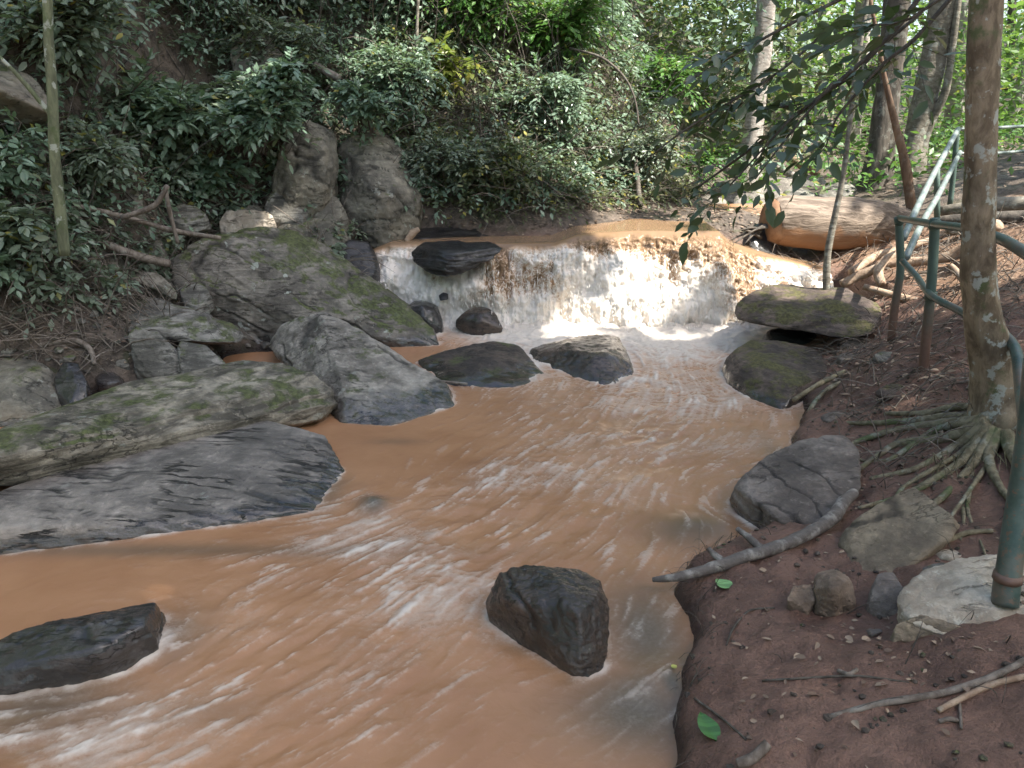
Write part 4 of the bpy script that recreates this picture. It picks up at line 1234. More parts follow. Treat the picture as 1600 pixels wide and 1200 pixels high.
def sprays(A, dirs, length, M_leaves, Lleaf, droop=.35):
    """twigs from A along dirs; leaves alternate on both sides. returns twig (A,B,C), leaf p,d,n,L"""
    n = len(A)
    C = A + dirs * length[:, None] + np.array([0, 0, -1]) * (droop * length)[:, None]
    B = A + dirs * (length * .5)[:, None] + np.array([0, 0, .05]) * length[:, None]
    ts = np.linspace(.15, 1, M_leaves)[None] + RNG.uniform(-.03, .03, (n, M_leaves))
    t3 = ts[..., None]
    Pt = (1 - t3) ** 2 * A[:, None] + 2 * t3 * (1 - t3) * B[:, None] + t3 ** 2 * C[:, None]
    Tg = 2 * (1 - t3) * (B - A)[:, None] + 2 * t3 * (C - B)[:, None]
    Tg /= np.linalg.norm(Tg, axis=2)[..., None] + 1e-9
    side = np.cross(Tg, np.array([0, 0, 1.0])); side /= np.linalg.norm(side, axis=2)[..., None] + 1e-6
    sg = np.where(np.arange(M_leaves) % 2 == 0, 1.0, -1.0)[None, :, None]
    d = Tg * .75 + side * sg * .8 + RNG.normal(0, .28, Pt.shape)
    d[:, -1] = Tg[:, -1]
    nr = np.array([0, -.25, 1.0]) + RNG.normal(0, .38, Pt.shape)
    L = Lleaf * RNG.uniform(.6, 1.25, (n, M_leaves))
    return (A, B, C), Pt.reshape(-1, 3), d.reshape(-1, 3), nr.reshape(-1, 3), L.reshape(-1)


def shrub(label, px, py, w, h, ntw, Lleaf, matname, own=40, Y=None, name='shrub', group=None, lean=(0, -.6, .5), nl=10):
    base = hit(px, py) if Y is None else at(px, py, Y)
    root = empty(name, base, label, 'shrub', group)
    b = np.array(base)
    ns = 7
    # stems
    Vs, Qs, off = [], [], 0
    tips = []
    for k in range(ns):
        dd = np.array([random.uniform(-1, 1), random.uniform(-.9, .2), random.uniform(.5, 1.3)])
        e = b + dd / np.linalg.norm(dd) * np.array([w, w * .8, h]) * random.uniform(.6, 1)
        mid = (b + e) / 2 + np.array([random.uniform(-.1, .1), random.uniform(-.1, .1), .12])
        V, Q_, T_ = tube_arrays([b + RNG.normal(0, .05, 3) * [1, 1, 0] - [0, 0, .08], mid, e], [.012, .009, .004], sides=5, sub=4, close=False)
        Vs.append(V); Qs.append(Q_ + off); off += len(V)
        tips.append((b, mid, e))
    # twigs start on the stems
    k = RNG.integers(0, ns, ntw); t = RNG.uniform(.2, 1, ntw)[:, None]
    T0 = np.array([x[0] for x in tips])[k]; T1 = np.array([x[1] for x in tips])[k]; T2 = np.array([x[2] for x in tips])[k]
    A = (1 - t) ** 2 * T0 + 2 * t * (1 - t) * T1 + t ** 2 * T2 + RNG.normal(0, .03, (ntw, 3)) * [w, w, h]
    spread = RNG.normal(size=(ntw, 3)) * [.9, .7, .6] + np.array(lean)
    spread /= np.linalg.norm(spread, axis=1)[:, None]
    (a, bb, c), p, d, n, L = sprays(A, spread, RNG.uniform(.35, .8, ntw) * min(w, h) * .9, nl, Lleaf)
    gz = height(p[:, 0], p[:, 1], False)
    ok = p[:, 2] > np.maximum(gz, 0) + .02
    p, d, n, L = p[ok], d[ok], n[ok], L[ok]
    V, Q_ = thin_tubes(a, bb, c, np.full(ntw, .0035))
    Vs.append(V); Qs.append(Q_ + off)
    me = mk_mesh('stem', np.vstack(Vs) - b, [np.vstack(Qs)])
    link('stem', me, M['twig_dark'], root)
    # nearest leaves as parts of their own
    dist = np.linalg.norm(p - np.array([0, 0, CAM_Z]), axis=1) + RNG.uniform(0, .5, len(p))
    order = np.argsort(dist)
    if own:
        leaf_proto(matname)
        o = order[:own]
        put_leaves(root, p[o], d[o], n[o], L[o], matname)
    r = order[own:]
    me = leaf_mesh('foliage', p[r] - b, d[r], n[r], L[r], small=(base.y > 8.0))
    link('foliage', me, M[matname], root, kind='stuff')
    return root


GB = 'shrubs on the steep left bank'
SH = [
    # label, px, py, w, h, twigs, leaf, mat, own
    ('leafy shrub filling the upper left corner behind the thin mossy trunk', 120, 110, .9, .7, 130, .10, 'leaf_bank', 90),
    ('shrub with broad leaves drooping over the dark hollow on the left bank', 250, 230, .8, .55, 120, .105, 'leaf_bank', 130),
    ('large glossy shrub spilling over above the pale striped block', 350, 215, .9, .6, 150, .11, 'leaf_bank', 170),
    ('low spray of leaves hanging just above the pale striped block', 320, 310, .45, .35, 50, .105, 'leaf_bank', 110),
    ('shrub at the left edge below the overhanging cliff rock', -10, 330, .5, .7, 80, .10, 'leaf_bank', 130),
    ('low plant at the left edge with two long pale leaves near the bottom', -20, 455, .35, .4, 40, .12, 'leaf_bank', 80),
    ('shrub above the tall grey boulder on the slope', 450, 120, .9, .6, 110, .095, 'leaf_bank', 80),
    ('dark shrub at the top edge left of centre', 300, 20, 1.0, .7, 120, .09, 'leaf_bank', 50),
    ('shrub along the top edge above the upper grey boulder', 480, 10, 1.0, .7, 120, .09, 'leaf_bank', 50),
    ('shrub directly over the pale rounded boulder', 610, 160, .9, .6, 120, .09, 'leaf_bank', 80),
    ('shrub hanging right of the pale rounded boulder, tips near the water', 700, 290, .75, .5, 100, .085, 'leaf_bank', 120),
    ('yellow green sapling standing out of the dark slope near the centre', 690, 150, .45, .4, 22, .12, 'leaf_yellow', 90),
    ('bright green shrub at the top edge in the middle of the photo', 760, 50, 1.0, .8, 150, .095, 'leaf_bright', 90),
    ('dense bright green shrub left of the dark far trunk', 880, 90, 1.0, .8, 150, .095, 'leaf_bright', 90),
    ('green shrub overhanging the dark gap above the falls', 850, 200, .9, .6, 110, .085, 'leaf_bank', 70),
    ('sunny yellow green shrub right of the dark far trunk', 1010, 170, .9, .8, 120, .10, 'leaf_bright', 80),
    ('low shrub at the water edge behind the upper stream', 1070, 290, .8, .6, 110, .09, 'leaf_bright', 60),
    ('grey green shrub right above the moss ledge by the stream', 980, 270, .8, .55, 100, .08, 'leaf_bank', 70),
    ('small shrub on the left bank between the thin tree and the forked branch', 150, 300, .5, .4, 50, .09, 'leaf_bank', 70),
    ('low leafy plant above the long thin branch on the left bank', 290, 300, .4, .35, 40, .09, 'leaf_bank', 60),
    ('shrub low on the left edge in front of the bank', 25, 405, .45, .4, 50, .10, 'leaf_bank', 70),
    ('thin shrub whose bare twigs hang over the left lip of the falls', 790, 300, .7, .45, 60, .075, 'leaf_olive', 60),
    ('dark shrub at the top edge between the bright shrub and the upper boulder', 620, 30, 1.0, .7, 130, .09, 'leaf_bank', 50),
]
for (lb, px, py, w, h, nt, L, mt, own) in SH:
    vv_ = random.uniform(.78, 1.25)
    if mt == 'leaf_bank' and random.random() < .4: mt = 'leaf_grey'
    shrub(lb, px, py, w * 1.1, h * 1.1, int(nt * 2.4 / vv_), L * .88 * vv_, mt, own, group=GB)

shrub('small shrub draped over the front of the tall grey boulder', 440, 175, .65, .5, 130, .10, 'leaf_bank', 120, Y=8.2, group=GB)
shrub('leaves hanging across the left half of the tall grey boulder', 405, 225, .5, .5, 120, .095, 'leaf_bank', 120, Y=8.0, group=GB)
shrub('leafy sprig hanging over the top of the pale rounded boulder', 575, 195, .5, .4, 90, .09, 'leaf_bank', 90, Y=8.7, group=GB)
# ground cover over the steep slope: creeping sprays
def cover(n, region, name, Lleaf, matname, label, dens=None, lift=.05, small=True, nl=9, ln=(.2, .5), droop=.5):
    x = RNG.uniform(region[0], region[1], n * 3); y = RNG.uniform(region[2], region[3], n * 3)
    h = height(x, y)
    keep = region[4](x, y, h)
    x, y, h = x[keep][:n], y[keep][:n], h[keep][:n]
    A = np.stack([x, y, h + lift * RNG.uniform(0, 1, len(x))], 1)
    dr = RNG.normal(size=(len(x), 3)) * [.8, .5, .4] + [0, -.6, .45]
    dr /= np.linalg.norm(dr, axis=1)[:, None]
    (a, b, c), p, d, nr, L = sprays(A, dr, RNG.uniform(ln[0], ln[1], len(x)), nl, Lleaf, droop)
    me = leaf_mesh(name, p, d, nr, L, small=small)
    link(name, me, M[matname], kind='stuff', label=label)


def on_hill(x, y, h):
    # left of the stream; thinner over the brown bare patch above the falls
    bare = fbm(np.stack([x * 1.1, y * 1.1, h], 1), 2) > .22
    return (h > 1.12) & (x < 1.2 + (y - 9) * .25) & (~bare) & (y > 5.6) & (h < 4.8) & (x > -.82 * y - .5)


cover(9500, (-6.5, 3.0, 5.8, 15, on_hill), 'undergrowth', .08, 'leaf_bank', 'mass of small leaved undergrowth covering the steep left slope')
cover(2000, (-4.6, -1.0, 5.4, 8.4, lambda x, y, h: (h > .62) & (h < 2.2) & (fbm(np.stack([x * 1.5, y * 1.5, h], 1), 2) > -.1)), 'undergrowth', .08, 'leaf_grey', 'sparse low leaves among the twigs on the left bank', ln=(.1, .3))
cover(2200, (-1.5, 2.6, 8.8, 12, lambda x, y, h: (h > 1.0) & (h < 3.0)), 'undergrowth', .065, 'leaf_olive', 'thin dull leaves on the bare slope above the falls', ln=(.15, .4))

# tangle of dead twigs on the slope
def tangle(n, reg, label, ln, r, seed_dir=(0, -.3, .2), mat='twig', cond=None):
    x = RNG.uniform(reg[0], reg[1], n * 3); y = RNG.uniform(reg[2], reg[3], n * 3)
    h = height(x, y)
    k = cond(x, y, h)
    x, y, h = x[k][:n], y[k][:n], h[k][:n]
    A = np.stack([x, y, h - .01], 1)
    d = RNG.normal(size=(len(x), 3)) * [.9, .35, .45] + seed_dir
    d /= np.linalg.norm(d, axis=1)[:, None]
    l = RNG.uniform(ln[0], ln[1], len(x))
    C = A + d * l[:, None]
    C[:, 2] = np.maximum(C[:, 2], height(C[:, 0], C[:, 1], False) + .02)
    B = (A + C) / 2 + RNG.normal(0, .12, A.shape) * l[:, None] + np.array([0, -.04, .1])
    V, Q_ = thin_tubes(A, B, C, r * RNG.uniform(.5, 1.6, len(x)))
    me = mk_mesh('twigs', V, [Q_])
    link('twigs', me, M[mat], kind='stuff', label=label)


tangle(1500, (-1.6, 2.4, 8.7, 11.5), 'tangle of thin bare twigs on the slope above the falls', (.25, .8), .0045, cond=lambda x, y, h: (h > 1.0) & (h < 3.2))
tangle(1500, (-4.6, -1.2, 5.6, 8.4), 'dead twigs littering the left bank', (.15, .6), .005, cond=lambda x, y, h: (h > .25) & (h < 1.8))
tangle(420, (-5, 2, 6.5, 12), 'long bare stems hanging down the left slope', (.7, 1.6), .006, (0, -.5, .9), 'twig_dark', cond=lambda x, y, h: (h > 1.3) & (h < 4.5))
tangle(1300, (1.9, 4.6, 4.0, 8.6), 'fine roots and twigs on the right bank', (.08, .4), .004, (0, 0, .02), cond=lambda x, y, h: (h > .12) & (h < 1.3))
tangle(160, (.9, 3.0, 1.9, 5.4), 'small twigs and rootlets pressed into the mud', (.05, .22), .0018, (0, 0, -.05), 'twig_dark', cond=lambda x, y, h: (h > .05))

# crumbs of earth and grit
def crumbs(n, reg, size, mat, label, cond):
    x = RNG.uniform(reg[0], reg[1], n * 3); y = RNG.uniform(reg[2], reg[3], n * 3)
    h = height(x, y)
    k = cond(x, y, h); x, y, h = x[k][:n], y[k][:n], h[k][:n]
    D0, F0 = ico(1)
    m = len(x)
    sz = size * RNG.uniform(.3, 1, m) ** 2.2
    V = D0[None] * (1 + RNG.normal(0, .22, (m, len(D0), 1))) * sz[:, None, None] * np.array([1, 1, .7])
    V = V + np.stack([x, y, h + sz * .2], 1)[:, None]
    F = (F0[None] + (np.arange(m) * len(D0))[:, None, None]).reshape(-1, 3)
    link('grit', mk_mesh('grit', V.reshape(-1, 3), F, False, {'cav': np.zeros(m * len(D0))}), mat, kind='stuff', label=label)


crumbs(1200, (.6, 3.4, 1.7, 6.5), .015, M['brown'], 'grit and small crumbs of earth on the mud bank', lambda x, y, h: (h > .05) & (fbm(np.stack([x * 3, y * 3, h], 1), 2) > -.05))
crumbs(900, (-4.4, -1.5, 5.2, 8), .045, M['bankstone'], 'small rubble on the left bank', lambda x, y, h: (h > .02) & (h < 1.4))

# litter
def litter(n, reg, label, L, cond, name='leaf_litter'):
    x = RNG.uniform(reg[0], reg[1], n * 3); y = RNG.uniform(reg[2], reg[3], n * 3)
    h = height(x, y)
    k = cond(x, y, h); x, y, h = x[k][:n], y[k][:n], h[k][:n]
    p = np.stack([x, y, h + .006], 1)
    a = RNG.uniform(0, math.tau, len(x))
    d = np.stack([np.cos(a), np.sin(a), RNG.normal(0, .12, len(x))], 1)
    nr = RNG.normal(0, .3, (len(x), 3)) + [0, 0, 1]
    me = leaf_mesh(name, p, d, nr, L * RNG.uniform(.4, 1.2, len(x)), small=True)
    link(name, me, M['dry_leaf'], kind='stuff', label=label)


litter(9000, (-5, 3, 5.4, 12), 'dry leaf litter on the left bank and slope', .06, lambda x, y, h: (h > .1) & (h < 4))
tangle(700, (.35, 1.6, 1.6, 5.6), 'fine dark rootlets along the crumbling edge of the mud bank', (.04, .16), .0014, (-.3, 0, -.1), 'twig_dark', cond=lambda x, y, h: (h > -.02) & (h < .09))
litter(2200, (1.7, 4.8, 4.0, 9), 'dry leaf litter between the roots on the right bank', .06, lambda x, y, h: (h > .15) & (h < 1.5))
litter(6000, (1, 22, 8.6, 28), 'dry leaf litter on the forest floor beyond the log', .12, lambda x, y, h: (h > .9))

litter(650, (.8, 3.0, 1.7, 4.6), 'scraps of dry leaf trodden into the mud', .026, lambda x, y, h: (h > .08) & (fbm(np.stack([x * 2.5, y * 2.5, h + 9], 1), 2) > -.1))
# ------------------------------------------------------------------ far forest: foliage masses
def far_foliage(label, n, xr, yr, zr, L, matname, name='far_foliage', thresh=-.05):
    m = n * 3
    x = RNG.uniform(*xr, m); y = RNG.uniform(*yr, m)
    g = height(x, y, False)
    z = g + RNG.uniform(*zr, m)
    q = np.stack([x, y, z], 1)
    k = fbm(q * .55, 3) > thresh
    q = q[k][:n]
    cl_ = q + RNG.normal(0, .1, q.shape)
    d = RNG.normal(size=q.shape) * [1, 1, .5] + [0, -.3, -.2]
    nr = RNG.normal(0, .5, q.shape) + [.2, -.3, 1]
    me = leaf_mesh(name, cl_, d, nr, L * RNG.uniform(.6, 1.4, len(q)), small=True)
    return link(name, me, M[matname], kind='stuff', label=label)


far_foliage('sunlit far understorey closing the view behind the trunks', 20000, (0, 26), (24, 33), (0, 9), .26, 'leaf_far')
far_foliage('bright mid distance bushes behind the right bank trunks', 7000, (1.5, 16), (15, 22), (0.0, 2.6), .17, 'leaf_far', thresh=.05)
far_foliage('tall green mass behind the slope crest at the top edge', 16000, (-9, 5), (12, 22), (0, 5), .17, 'leaf_bank', thresh=-.1)
far_foliage('farthest forest wall beyond the clearing', 11000, (-12, 48), (34, 46), (0, 15), .55, 'leaf_far', thresh=-.15)
far_foliage('dark olive thicket between the falls slope and the pale barked tree', 9000, (0.8, 5.0), (13.5, 18), (0.0, 4.2), .13, 'leaf_olive', thresh=-.1)
far_foliage('leafy lower canopy between the right bank trunks', 12000, (3.5, 20), (16, 24), (1.2, 6.5), .18, 'leaf_far', thresh=-.02)
far_foliage('low sunlit herbs on the forest floor', 14000, (2.6, 18), (9.6, 22), (0.0, .5), .11, 'leaf_bright', thresh=.02)

far_foliage('forest edge behind the viewer', 6500, (-16, 16), (-13, -8), (0, 10), .5, 'leaf_far', thresh=-.2)
far_foliage('forest edge on the right side of the path', 6500, (9, 14), (-8, 12), (0, 8), .5, 'leaf_far', thresh=-.2)
far_foliage('forest on the slope at the left side', 6500, (-14, -7), (-8, 12), (0, 7), .5, 'leaf_far', thresh=-.2)
# ------------------------------------------------------------------ trees
M['bark_near'] = bark_mat('bark_near', (0.13, 0.095, 0.06), (0.32, 0.25, 0.17), .8, .25, scale=(7, 7, 3), lcol=(0.40, 0.42, 0.38))
M['bark_pale'] = bark_mat('bark_pale', (0.22, 0.19, 0.165), (0.42, 0.38, 0.34), .4, 0, scale=(5, 5, 12))
M['bark_dark'] = bark_mat('bark_dark', (0.045, 0.038, 0.030), (0.12, 0.10, 0.08), .2, 0)
M['bark_mid'] = bark_mat('bark_mid', (0.12, 0.105, 0.08), (0.26, 0.235, 0.19), .4, .2, scale=(5, 5, 10))
M['bark_green'] = bark_mat('bark_green', (0.10, 0.11, 0.065), (0.20, 0.22, 0.13), .7, .6)
M['bark_red'] = bark_mat('bark_red', (0.12, 0.072, 0.045), (0.22, 0.14, 0.09), .1, 0)
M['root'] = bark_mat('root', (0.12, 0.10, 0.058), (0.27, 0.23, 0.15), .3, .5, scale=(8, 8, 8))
M['root_sun'] = bark_mat('root_sun', (0.24, 0.155, 0.10), (0.42, 0.31, 0.22), .2, 0, scale=(8, 8, 8))  # lighter root colours with sunlight put in; also used for pale dead wood


def tree(name, label, spec, mat, top=3.0, crown=None, limbs=(), group=None, rough=.12, sides=16, flute=0.0, base_flare=1.0):
    pts = [at(a, b, c) for a, b, c, w in spec]
    rad = [pxm(w, p) / 2 * .88 for (a, b, c, w), p in zip(spec, pts)]
    # spec runs top to bottom; reverse and extend upward
    pts, rad = pts[::-1], rad[::-1]
    d = (pts[-1] - pts[-2]).normalized()
    for k in range(1, 4):
        pts.append(pts[-1] + (d + Vector((random.uniform(-.05, .05), random.uniform(-.05, .05), .05))).normalized() * top / 3)
        rad.append(rad[-1] * .88)
    base = pts[0].copy()
    root = empty(name, base, label, 'tree', group)
    pts[0] = pts[0] - Vector((0, 0, .25)) if True else pts[0]
    tube('trunk', pts, rad, mat, root, sides=sides, rough=rough, freq=4, sub=8, flute=flute, seed=random.random() * 9)
    for lspec in limbs:
        px_tube('limb', lspec, mat, root, sides=8, rough=.15, sub=4)
    return root, pts[-1], rad[-1]


tA, topA, rA = tree('tree', 'nearest tree on the right with mottled bark and fanned exposed roots', [(1541, -60, 4.2, 56), (1537, 60, 4.2, 54), (1531, 300, 4.2, 51), (1530, 420, 4.2, 56), (1540, 505, 4.2, 62), (1556, 570, 4.2, 76), (1566, 640, 4.2, 108), (1572, 700, 4.15, 70)], M['bark_near'], top=7.0, flute=.05, rough=.16, sides=24)
tB, topB, rB = tree('tree', 'pale barked tree with buttressed foot beyond the upper stream', [(1200, -40, 13, 33), (1193, 60, 13, 32), (1184, 140, 13, 30), (1176, 210, 13, 34), (1170, 255, 13, 44), (1172, 290, 12.9, 66)], M['bark_pale'], top=4, flute=.08)
tC, topC, rC = tree('tree', 'thick shaded tree trunk with flared base right of the leaning red stem', [(1404, -30, 11, 46), (1396, 60, 11, 44), (1386, 150, 11, 42), (1376, 230, 11, 46), (1368, 280, 11, 72)], M['bark_dark'], top=8, flute=.08)
tD, topD, rD = tree('tree', 'leaning grey green trunk between the shaded trunk and the nearest tree', [(1482, -30, 12, 52), (1465, 60, 12, 46), (1448, 140, 12, 42), (1432, 215, 12, 42), (1420, 275, 12, 52)], M['bark_mid'], top=4, flute=.05,
                    limbs=[[(1425, 270, 11.9, 16), (1455, 190, 11.9, 14), (1478, 140, 11.8, 13), (1490, 60, 11.8, 11), (1500, -20, 11.8, 10)]])
tree('tree', 'far pale trunk just left of the nearest tree', [(1506, 20, 21, 30), (1498, 100, 21, 29), (1492, 165, 21, 30), (1486, 220, 21, 36)], M['bark_pale'], top=4)
tree('tree', 'far pale trunk left of the shaded thick trunk', [(1352, -20, 17, 30), (1344, 80, 17, 28), (1338, 150, 17, 28), (1330, 205, 17, 34)], M['bark_pale'], top=4)
tree('tree', 'slim far trunk tilting right at the right edge', [(1628, 40, 20, 17), (1600, 115, 20, 18), (1588, 160, 20, 19), (1572, 205, 20, 22)], M['bark_pale'], top=4)
tree('tree', 'dark rough trunk at the top edge right of the bright green shrub', [(978, -50, 14.0, 17), (980, 0, 14.0, 17), (984, 50, 14.0, 19), (988, 100, 14.0, 22)], M['bark_dark'], top=4)
tree('tree', 'thin dark far trunk beside the pale barked tree', [(1236, -20, 22, 10), (1232, 100, 22, 11), (1228, 210, 22, 14)], M['bark_dark'], top=4)
tree('tree', 'far grey trunk between the pale trunks, partly behind leaves', [(1290, -20, 24, 14), (1286, 80, 24, 14), (1284, 200, 24, 18)], M['bark_mid'], top=4)
for k_, (px, py, Y, w, mt, lb) in enumerate([
    (1120, 150, 22, 11, 'bark_dark', 'thin dark far trunk left of the pale barked tree'), (1255, 215, 19, 9, 'bark_mid', 'slim grey far trunk right of the pale barked tree'),
    (1312, 210, 26, 12, 'bark_pale', 'narrow pale trunk deep in the forest left of the sapling top'), (1462, 230, 26, 13, 'bark_pale', 'narrow pale far trunk seen past the leaning trunk'),
    (1540, 215, 16, 12, 'bark_mid', 'slim trunk half hidden behind the nearest tree'), (1574, 235, 28, 16, 'bark_dark', 'dark far trunk between the nearest tree and the tilted one'),
    (1065, 120, 20, 9, 'bark_dark', 'thin dark stem standing in the olive thicket')]):
    dx_ = random.uniform(-14, 22)
    tree('tree', lb, [(px + dx_, -60, Y, w * .85), (px + dx_ * .5, py * .4, Y, w * .9), (px, py, Y, w * 1.2)], M[mt], top=4, sides=8)
tI, topI, rI = tree('tree', 'thin straight tree with green mossy bark at the left edge', [(72, -50, 5.9, 17), (76, 60, 5.9, 17), (82, 150, 5.9, 18), (86, 250, 5.9, 18), (92, 345, 5.9, 20)], M['bark_green'], top=3.5, rough=.14,
                    limbs=[[(80, 180, 5.9, 9), (30, 120, 5.85, 7), (-30, 60, 5.8, 5)]])
tree('sapling', 'crooked thin sapling growing up in front of the big log', [(1336, 120, 7.2, 9), (1328, 190, 7.2, 10), (1318, 270, 7.2, 10), (1302, 350, 7.2, 12), (1293, 400, 7.2, 13), (1295, 445, 7.2, 15)], M['bark_mid'], top=1.2, rough=.2, sides=8)
tree('sapling', 'reddish leaning stem between the log and the railing', [(1372, 60, 8.9, 8), (1382, 120, 8.9, 9), (1398, 190, 8.9, 13), (1415, 260, 8.9, 18), (1436, 335, 8.9, 19)], M['bark_red'], top=1.0, rough=.2, sides=8)
tree('sapling', 'thin leafless stem rising left of the pale rounded boulder', [(655, -40, 9.6, 6), (652, 30, 9.6, 6), (648, 110, 9.6, 7)], M['bark_mid'], top=1.0, rough=.2, sides=6)

# roots of the nearest tree: each is a part
ROOTS = [
    [(1550, 655, 4.1, 34), (1500, 668, 4.15, 22), (1420, 672, 4.3, 13), (1350, 690, 4.45, 9), (1290, 720, 4.5, 6)],
    [(1545, 660, 4.08, 32), (1480, 690, 4.1, 18), (1400, 700, 4.2, 12), (1330, 740, 4.3, 8), (1280, 745, 4.3, 5)],
    [(1545, 665, 4.05, 30), (1490, 705, 4.0, 16), (1430, 735, 4.0, 11), (1360, 752, 4.05, 8)],
    [(1548, 670, 4.02, 28), (1500, 725, 3.9, 16), (1450, 760, 3.85, 12), (1400, 780, 3.75, 10), (1345, 798, 3.7, 6)],
    [(1552, 672, 4.0, 26), (1512, 735, 3.8, 15), (1465, 785, 3.7, 11), (1420, 820, 3.6, 9), (1370, 850, 3.4, 6)],
    [(1560, 675, 3.98, 26), (1545, 720, 3.85, 18), (1560, 760, 3.75, 13), (1585, 790, 3.7, 11)],
    [(1572, 680, 3.95, 28), (1588, 730, 3.8, 20), (1600, 780, 3.7, 15), (1610, 830, 3.6, 12)],
    [(1545, 655, 4.15, 26), (1480, 655, 4.3, 15), (1420, 662, 4.45, 11), (1355, 668, 4.7, 8), (1300, 665, 4.9, 5)],
    [(1540, 660, 4.1, 22), (1470, 675, 4.15, 13), (1390, 720, 4.2, 8), (1350, 722, 4.25, 6), (1310, 700, 4.4, 4)],
    [(1540, 675, 4.0, 18), (1500, 715, 3.92, 9), (1410, 765, 3.8, 7), (1380, 800, 3.7, 6), (1290, 770, 3.95, 4)],
    [(1520, 740, 3.8, 9), (1515, 800, 3.7, 7), (1530, 850, 3.5, 5), (1545, 890, 3.35, 4)],
    [(1500, 760, 3.8, 8), (1508, 810, 3.68, 6), (1500, 850, 3.5, 4)],
    [(1580, 740, 3.8, 14), (1578, 790, 3.7, 12), (1572, 850, 3.5, 9)],
    [(1540, 730, 3.82, 8), (1470, 830, 3.5, 5), (1440, 850, 3.4, 3)],
    [(1550, 650, 4.15, 26), (1500, 640, 4.4, 14), (1440, 648, 4.55, 10), (1380, 650, 4.8, 7)],
]
for r_ in ROOTS:
    pts, rad = [], []
    for i, (a, b, c, w) in enumerate(r_):
        p = at(a, b, c)
        if i:
            g = hit(a + random.uniform(-4, 4), b, y0=2.5)
            rr = pxm(w * .95, g) / 2
            g = g + Vector((0, 0, rr * .5))
            p = g if (i >= 2 or (g - p).length < .5) else p
            if c < 3.9 and (g - p).length < .9: p = p.lerp(g, .6)
        pts.append(p); rad.append(pxm(w * .95, p) / 2)
    tube('root', pts, rad, M['root'], tA, sides=8, rough=.35, freq=14, sub=8)
# fine hanging rootlets in the hollow under the tree
n = 130
A = np.array([at(random.uniform(1440, 1600), random.uniform(700, 770), random.uniform(3.75, 4.0)) for _ in range(n)])
C = A + np.stack([RNG.normal(0, .12, n), RNG.normal(-.08, .08, n), -RNG.uniform(.1, .35, n)], 1)
V, Q_ = thin_tubes(A, (A + C) / 2 + RNG.normal(0, .05, A.shape), C, RNG.uniform(.0015, .004, n))
link('rootlet', mk_mesh('rootlet', V - np.array(tA.location), [Q_]), M['root'], tA, kind='stuff')

# surface roots in the sun between the railing posts and the log
for k, (lb, spec) in enumerate([
    ('thick sunlit root arching between the railing posts', [(1560, 350, 6.7, 20), (1520, 380, 6.9, 20), (1485, 400, 7.0, 18), (1440, 408, 7.1, 15), (1390, 412, 7.2, 15), (1340, 432, 7.3, 16), (1315, 445, 7.3, 14)]),
    ('pale root curling left of the first railing post', [(1410, 395, 7.3, 14), (1385, 405, 7.2, 14), (1372, 425, 7.1, 15), (1378, 445, 7.0, 14)]),
    ('long pinkish root lying behind the railing posts', [(1350, 448, 6.9, 9), (1400, 462, 6.7, 12), (1450, 478, 6.6, 13), (1500, 520, 6.2, 13), (1540, 540, 6.0, 12)]),
    ('forked brown root right of the second railing post', [(1485, 415, 6.6, 9), (1500, 430, 6.5, 12), (1520, 460, 6.3, 11), (1540, 500, 6.1, 9)]),
    ('low root behind the sapling foot', [(1330, 425, 7.6, 12), (1370, 400, 7.8, 14), (1420, 385, 7.9, 12), (1470, 370, 8.0, 9)]),
    ('thin dark root crossing the mud below the posts', [(1420, 560, 5.6, 7), (1470, 530, 5.8, 8), (1540, 545, 5.7, 8)]),
    ('curved root above the round boulder', [(1260, 700, 5.0, 6), (1262, 650, 5.15, 7), (1290, 610, 5.35, 7), (1340, 590, 5.5, 8), (1390, 585, 5.5, 9)]),
    ('straight twiggy root behind the round boulder', [(1240, 625, 5.3, 7), (1280, 600, 5.45, 9), (1320, 580, 5.55, 7)])]):
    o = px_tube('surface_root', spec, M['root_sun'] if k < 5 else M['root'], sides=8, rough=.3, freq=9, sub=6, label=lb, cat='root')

# logs -----------------------------------------------------------------
s = NT('log_wood')
c = s.coord((1.2, 9, 9)); c2 = s.coord()
n1 = s.noise(c, 2.4, 7, .65, .4); n2 = s.noise(c2, 2.5, 4, .6)
geo = s.n('NewGeometry'); sp = s.n('SeparateXYZ'); s.l(geo.outputs['Normal'], sp.inputs[0])
col = s.mix(s.ramp(n1, .38, .6), (0.11, 0.08, 0.058), (0.27, 0.21, 0.16))
col = s.mix(s.ramp(s.math('ADD', sp.outputs[2], s.math('MULTIPLY', s.math('SUBTRACT', n2, .5), .9)), -.15, -.35), col, (0.30, 0.165, 0.085))  # downward faces painted orange for the light reflected up from below
M['log'] = s.fin(col, .75, s.bump(n1, .9, .03))
s = NT('cut_wood')
c = s.coord()
n1 = s.noise(c, 9, 5, .6)
M['cutwood'] = s.fin(s.mix(s.ramp(n1, .35, .65), (0.22, 0.115, 0.06), (0.33, 0.19, 0.105)), .8, s.bump(n1, .5, .02))
big = empty('fallen_log', at(1300, 385, 8.7), 'big smooth fallen log with an orange cut end beside the waterfall', 'log')
LG = [(1212, 347, 8.6, 72), (1225, 346, 8.6, 76), (1290, 348, 8.7, 82), (1360, 352, 8.8, 78), (1412, 356, 8.9, 62), (1425, 358, 8.95, 36)]
px_tube('bark', LG, M['log'], big, sides=48, rough=.13, freq=2.6, sub=8, flute=.02)
px_tube('cut_end', [(1196, 345, 8.58, 34), (1200, 345, 8.58, 62), (1213, 346.5, 8.6, 72)], M['cutwood'], big, sides=24, rough=.12, freq=6, sub=3)
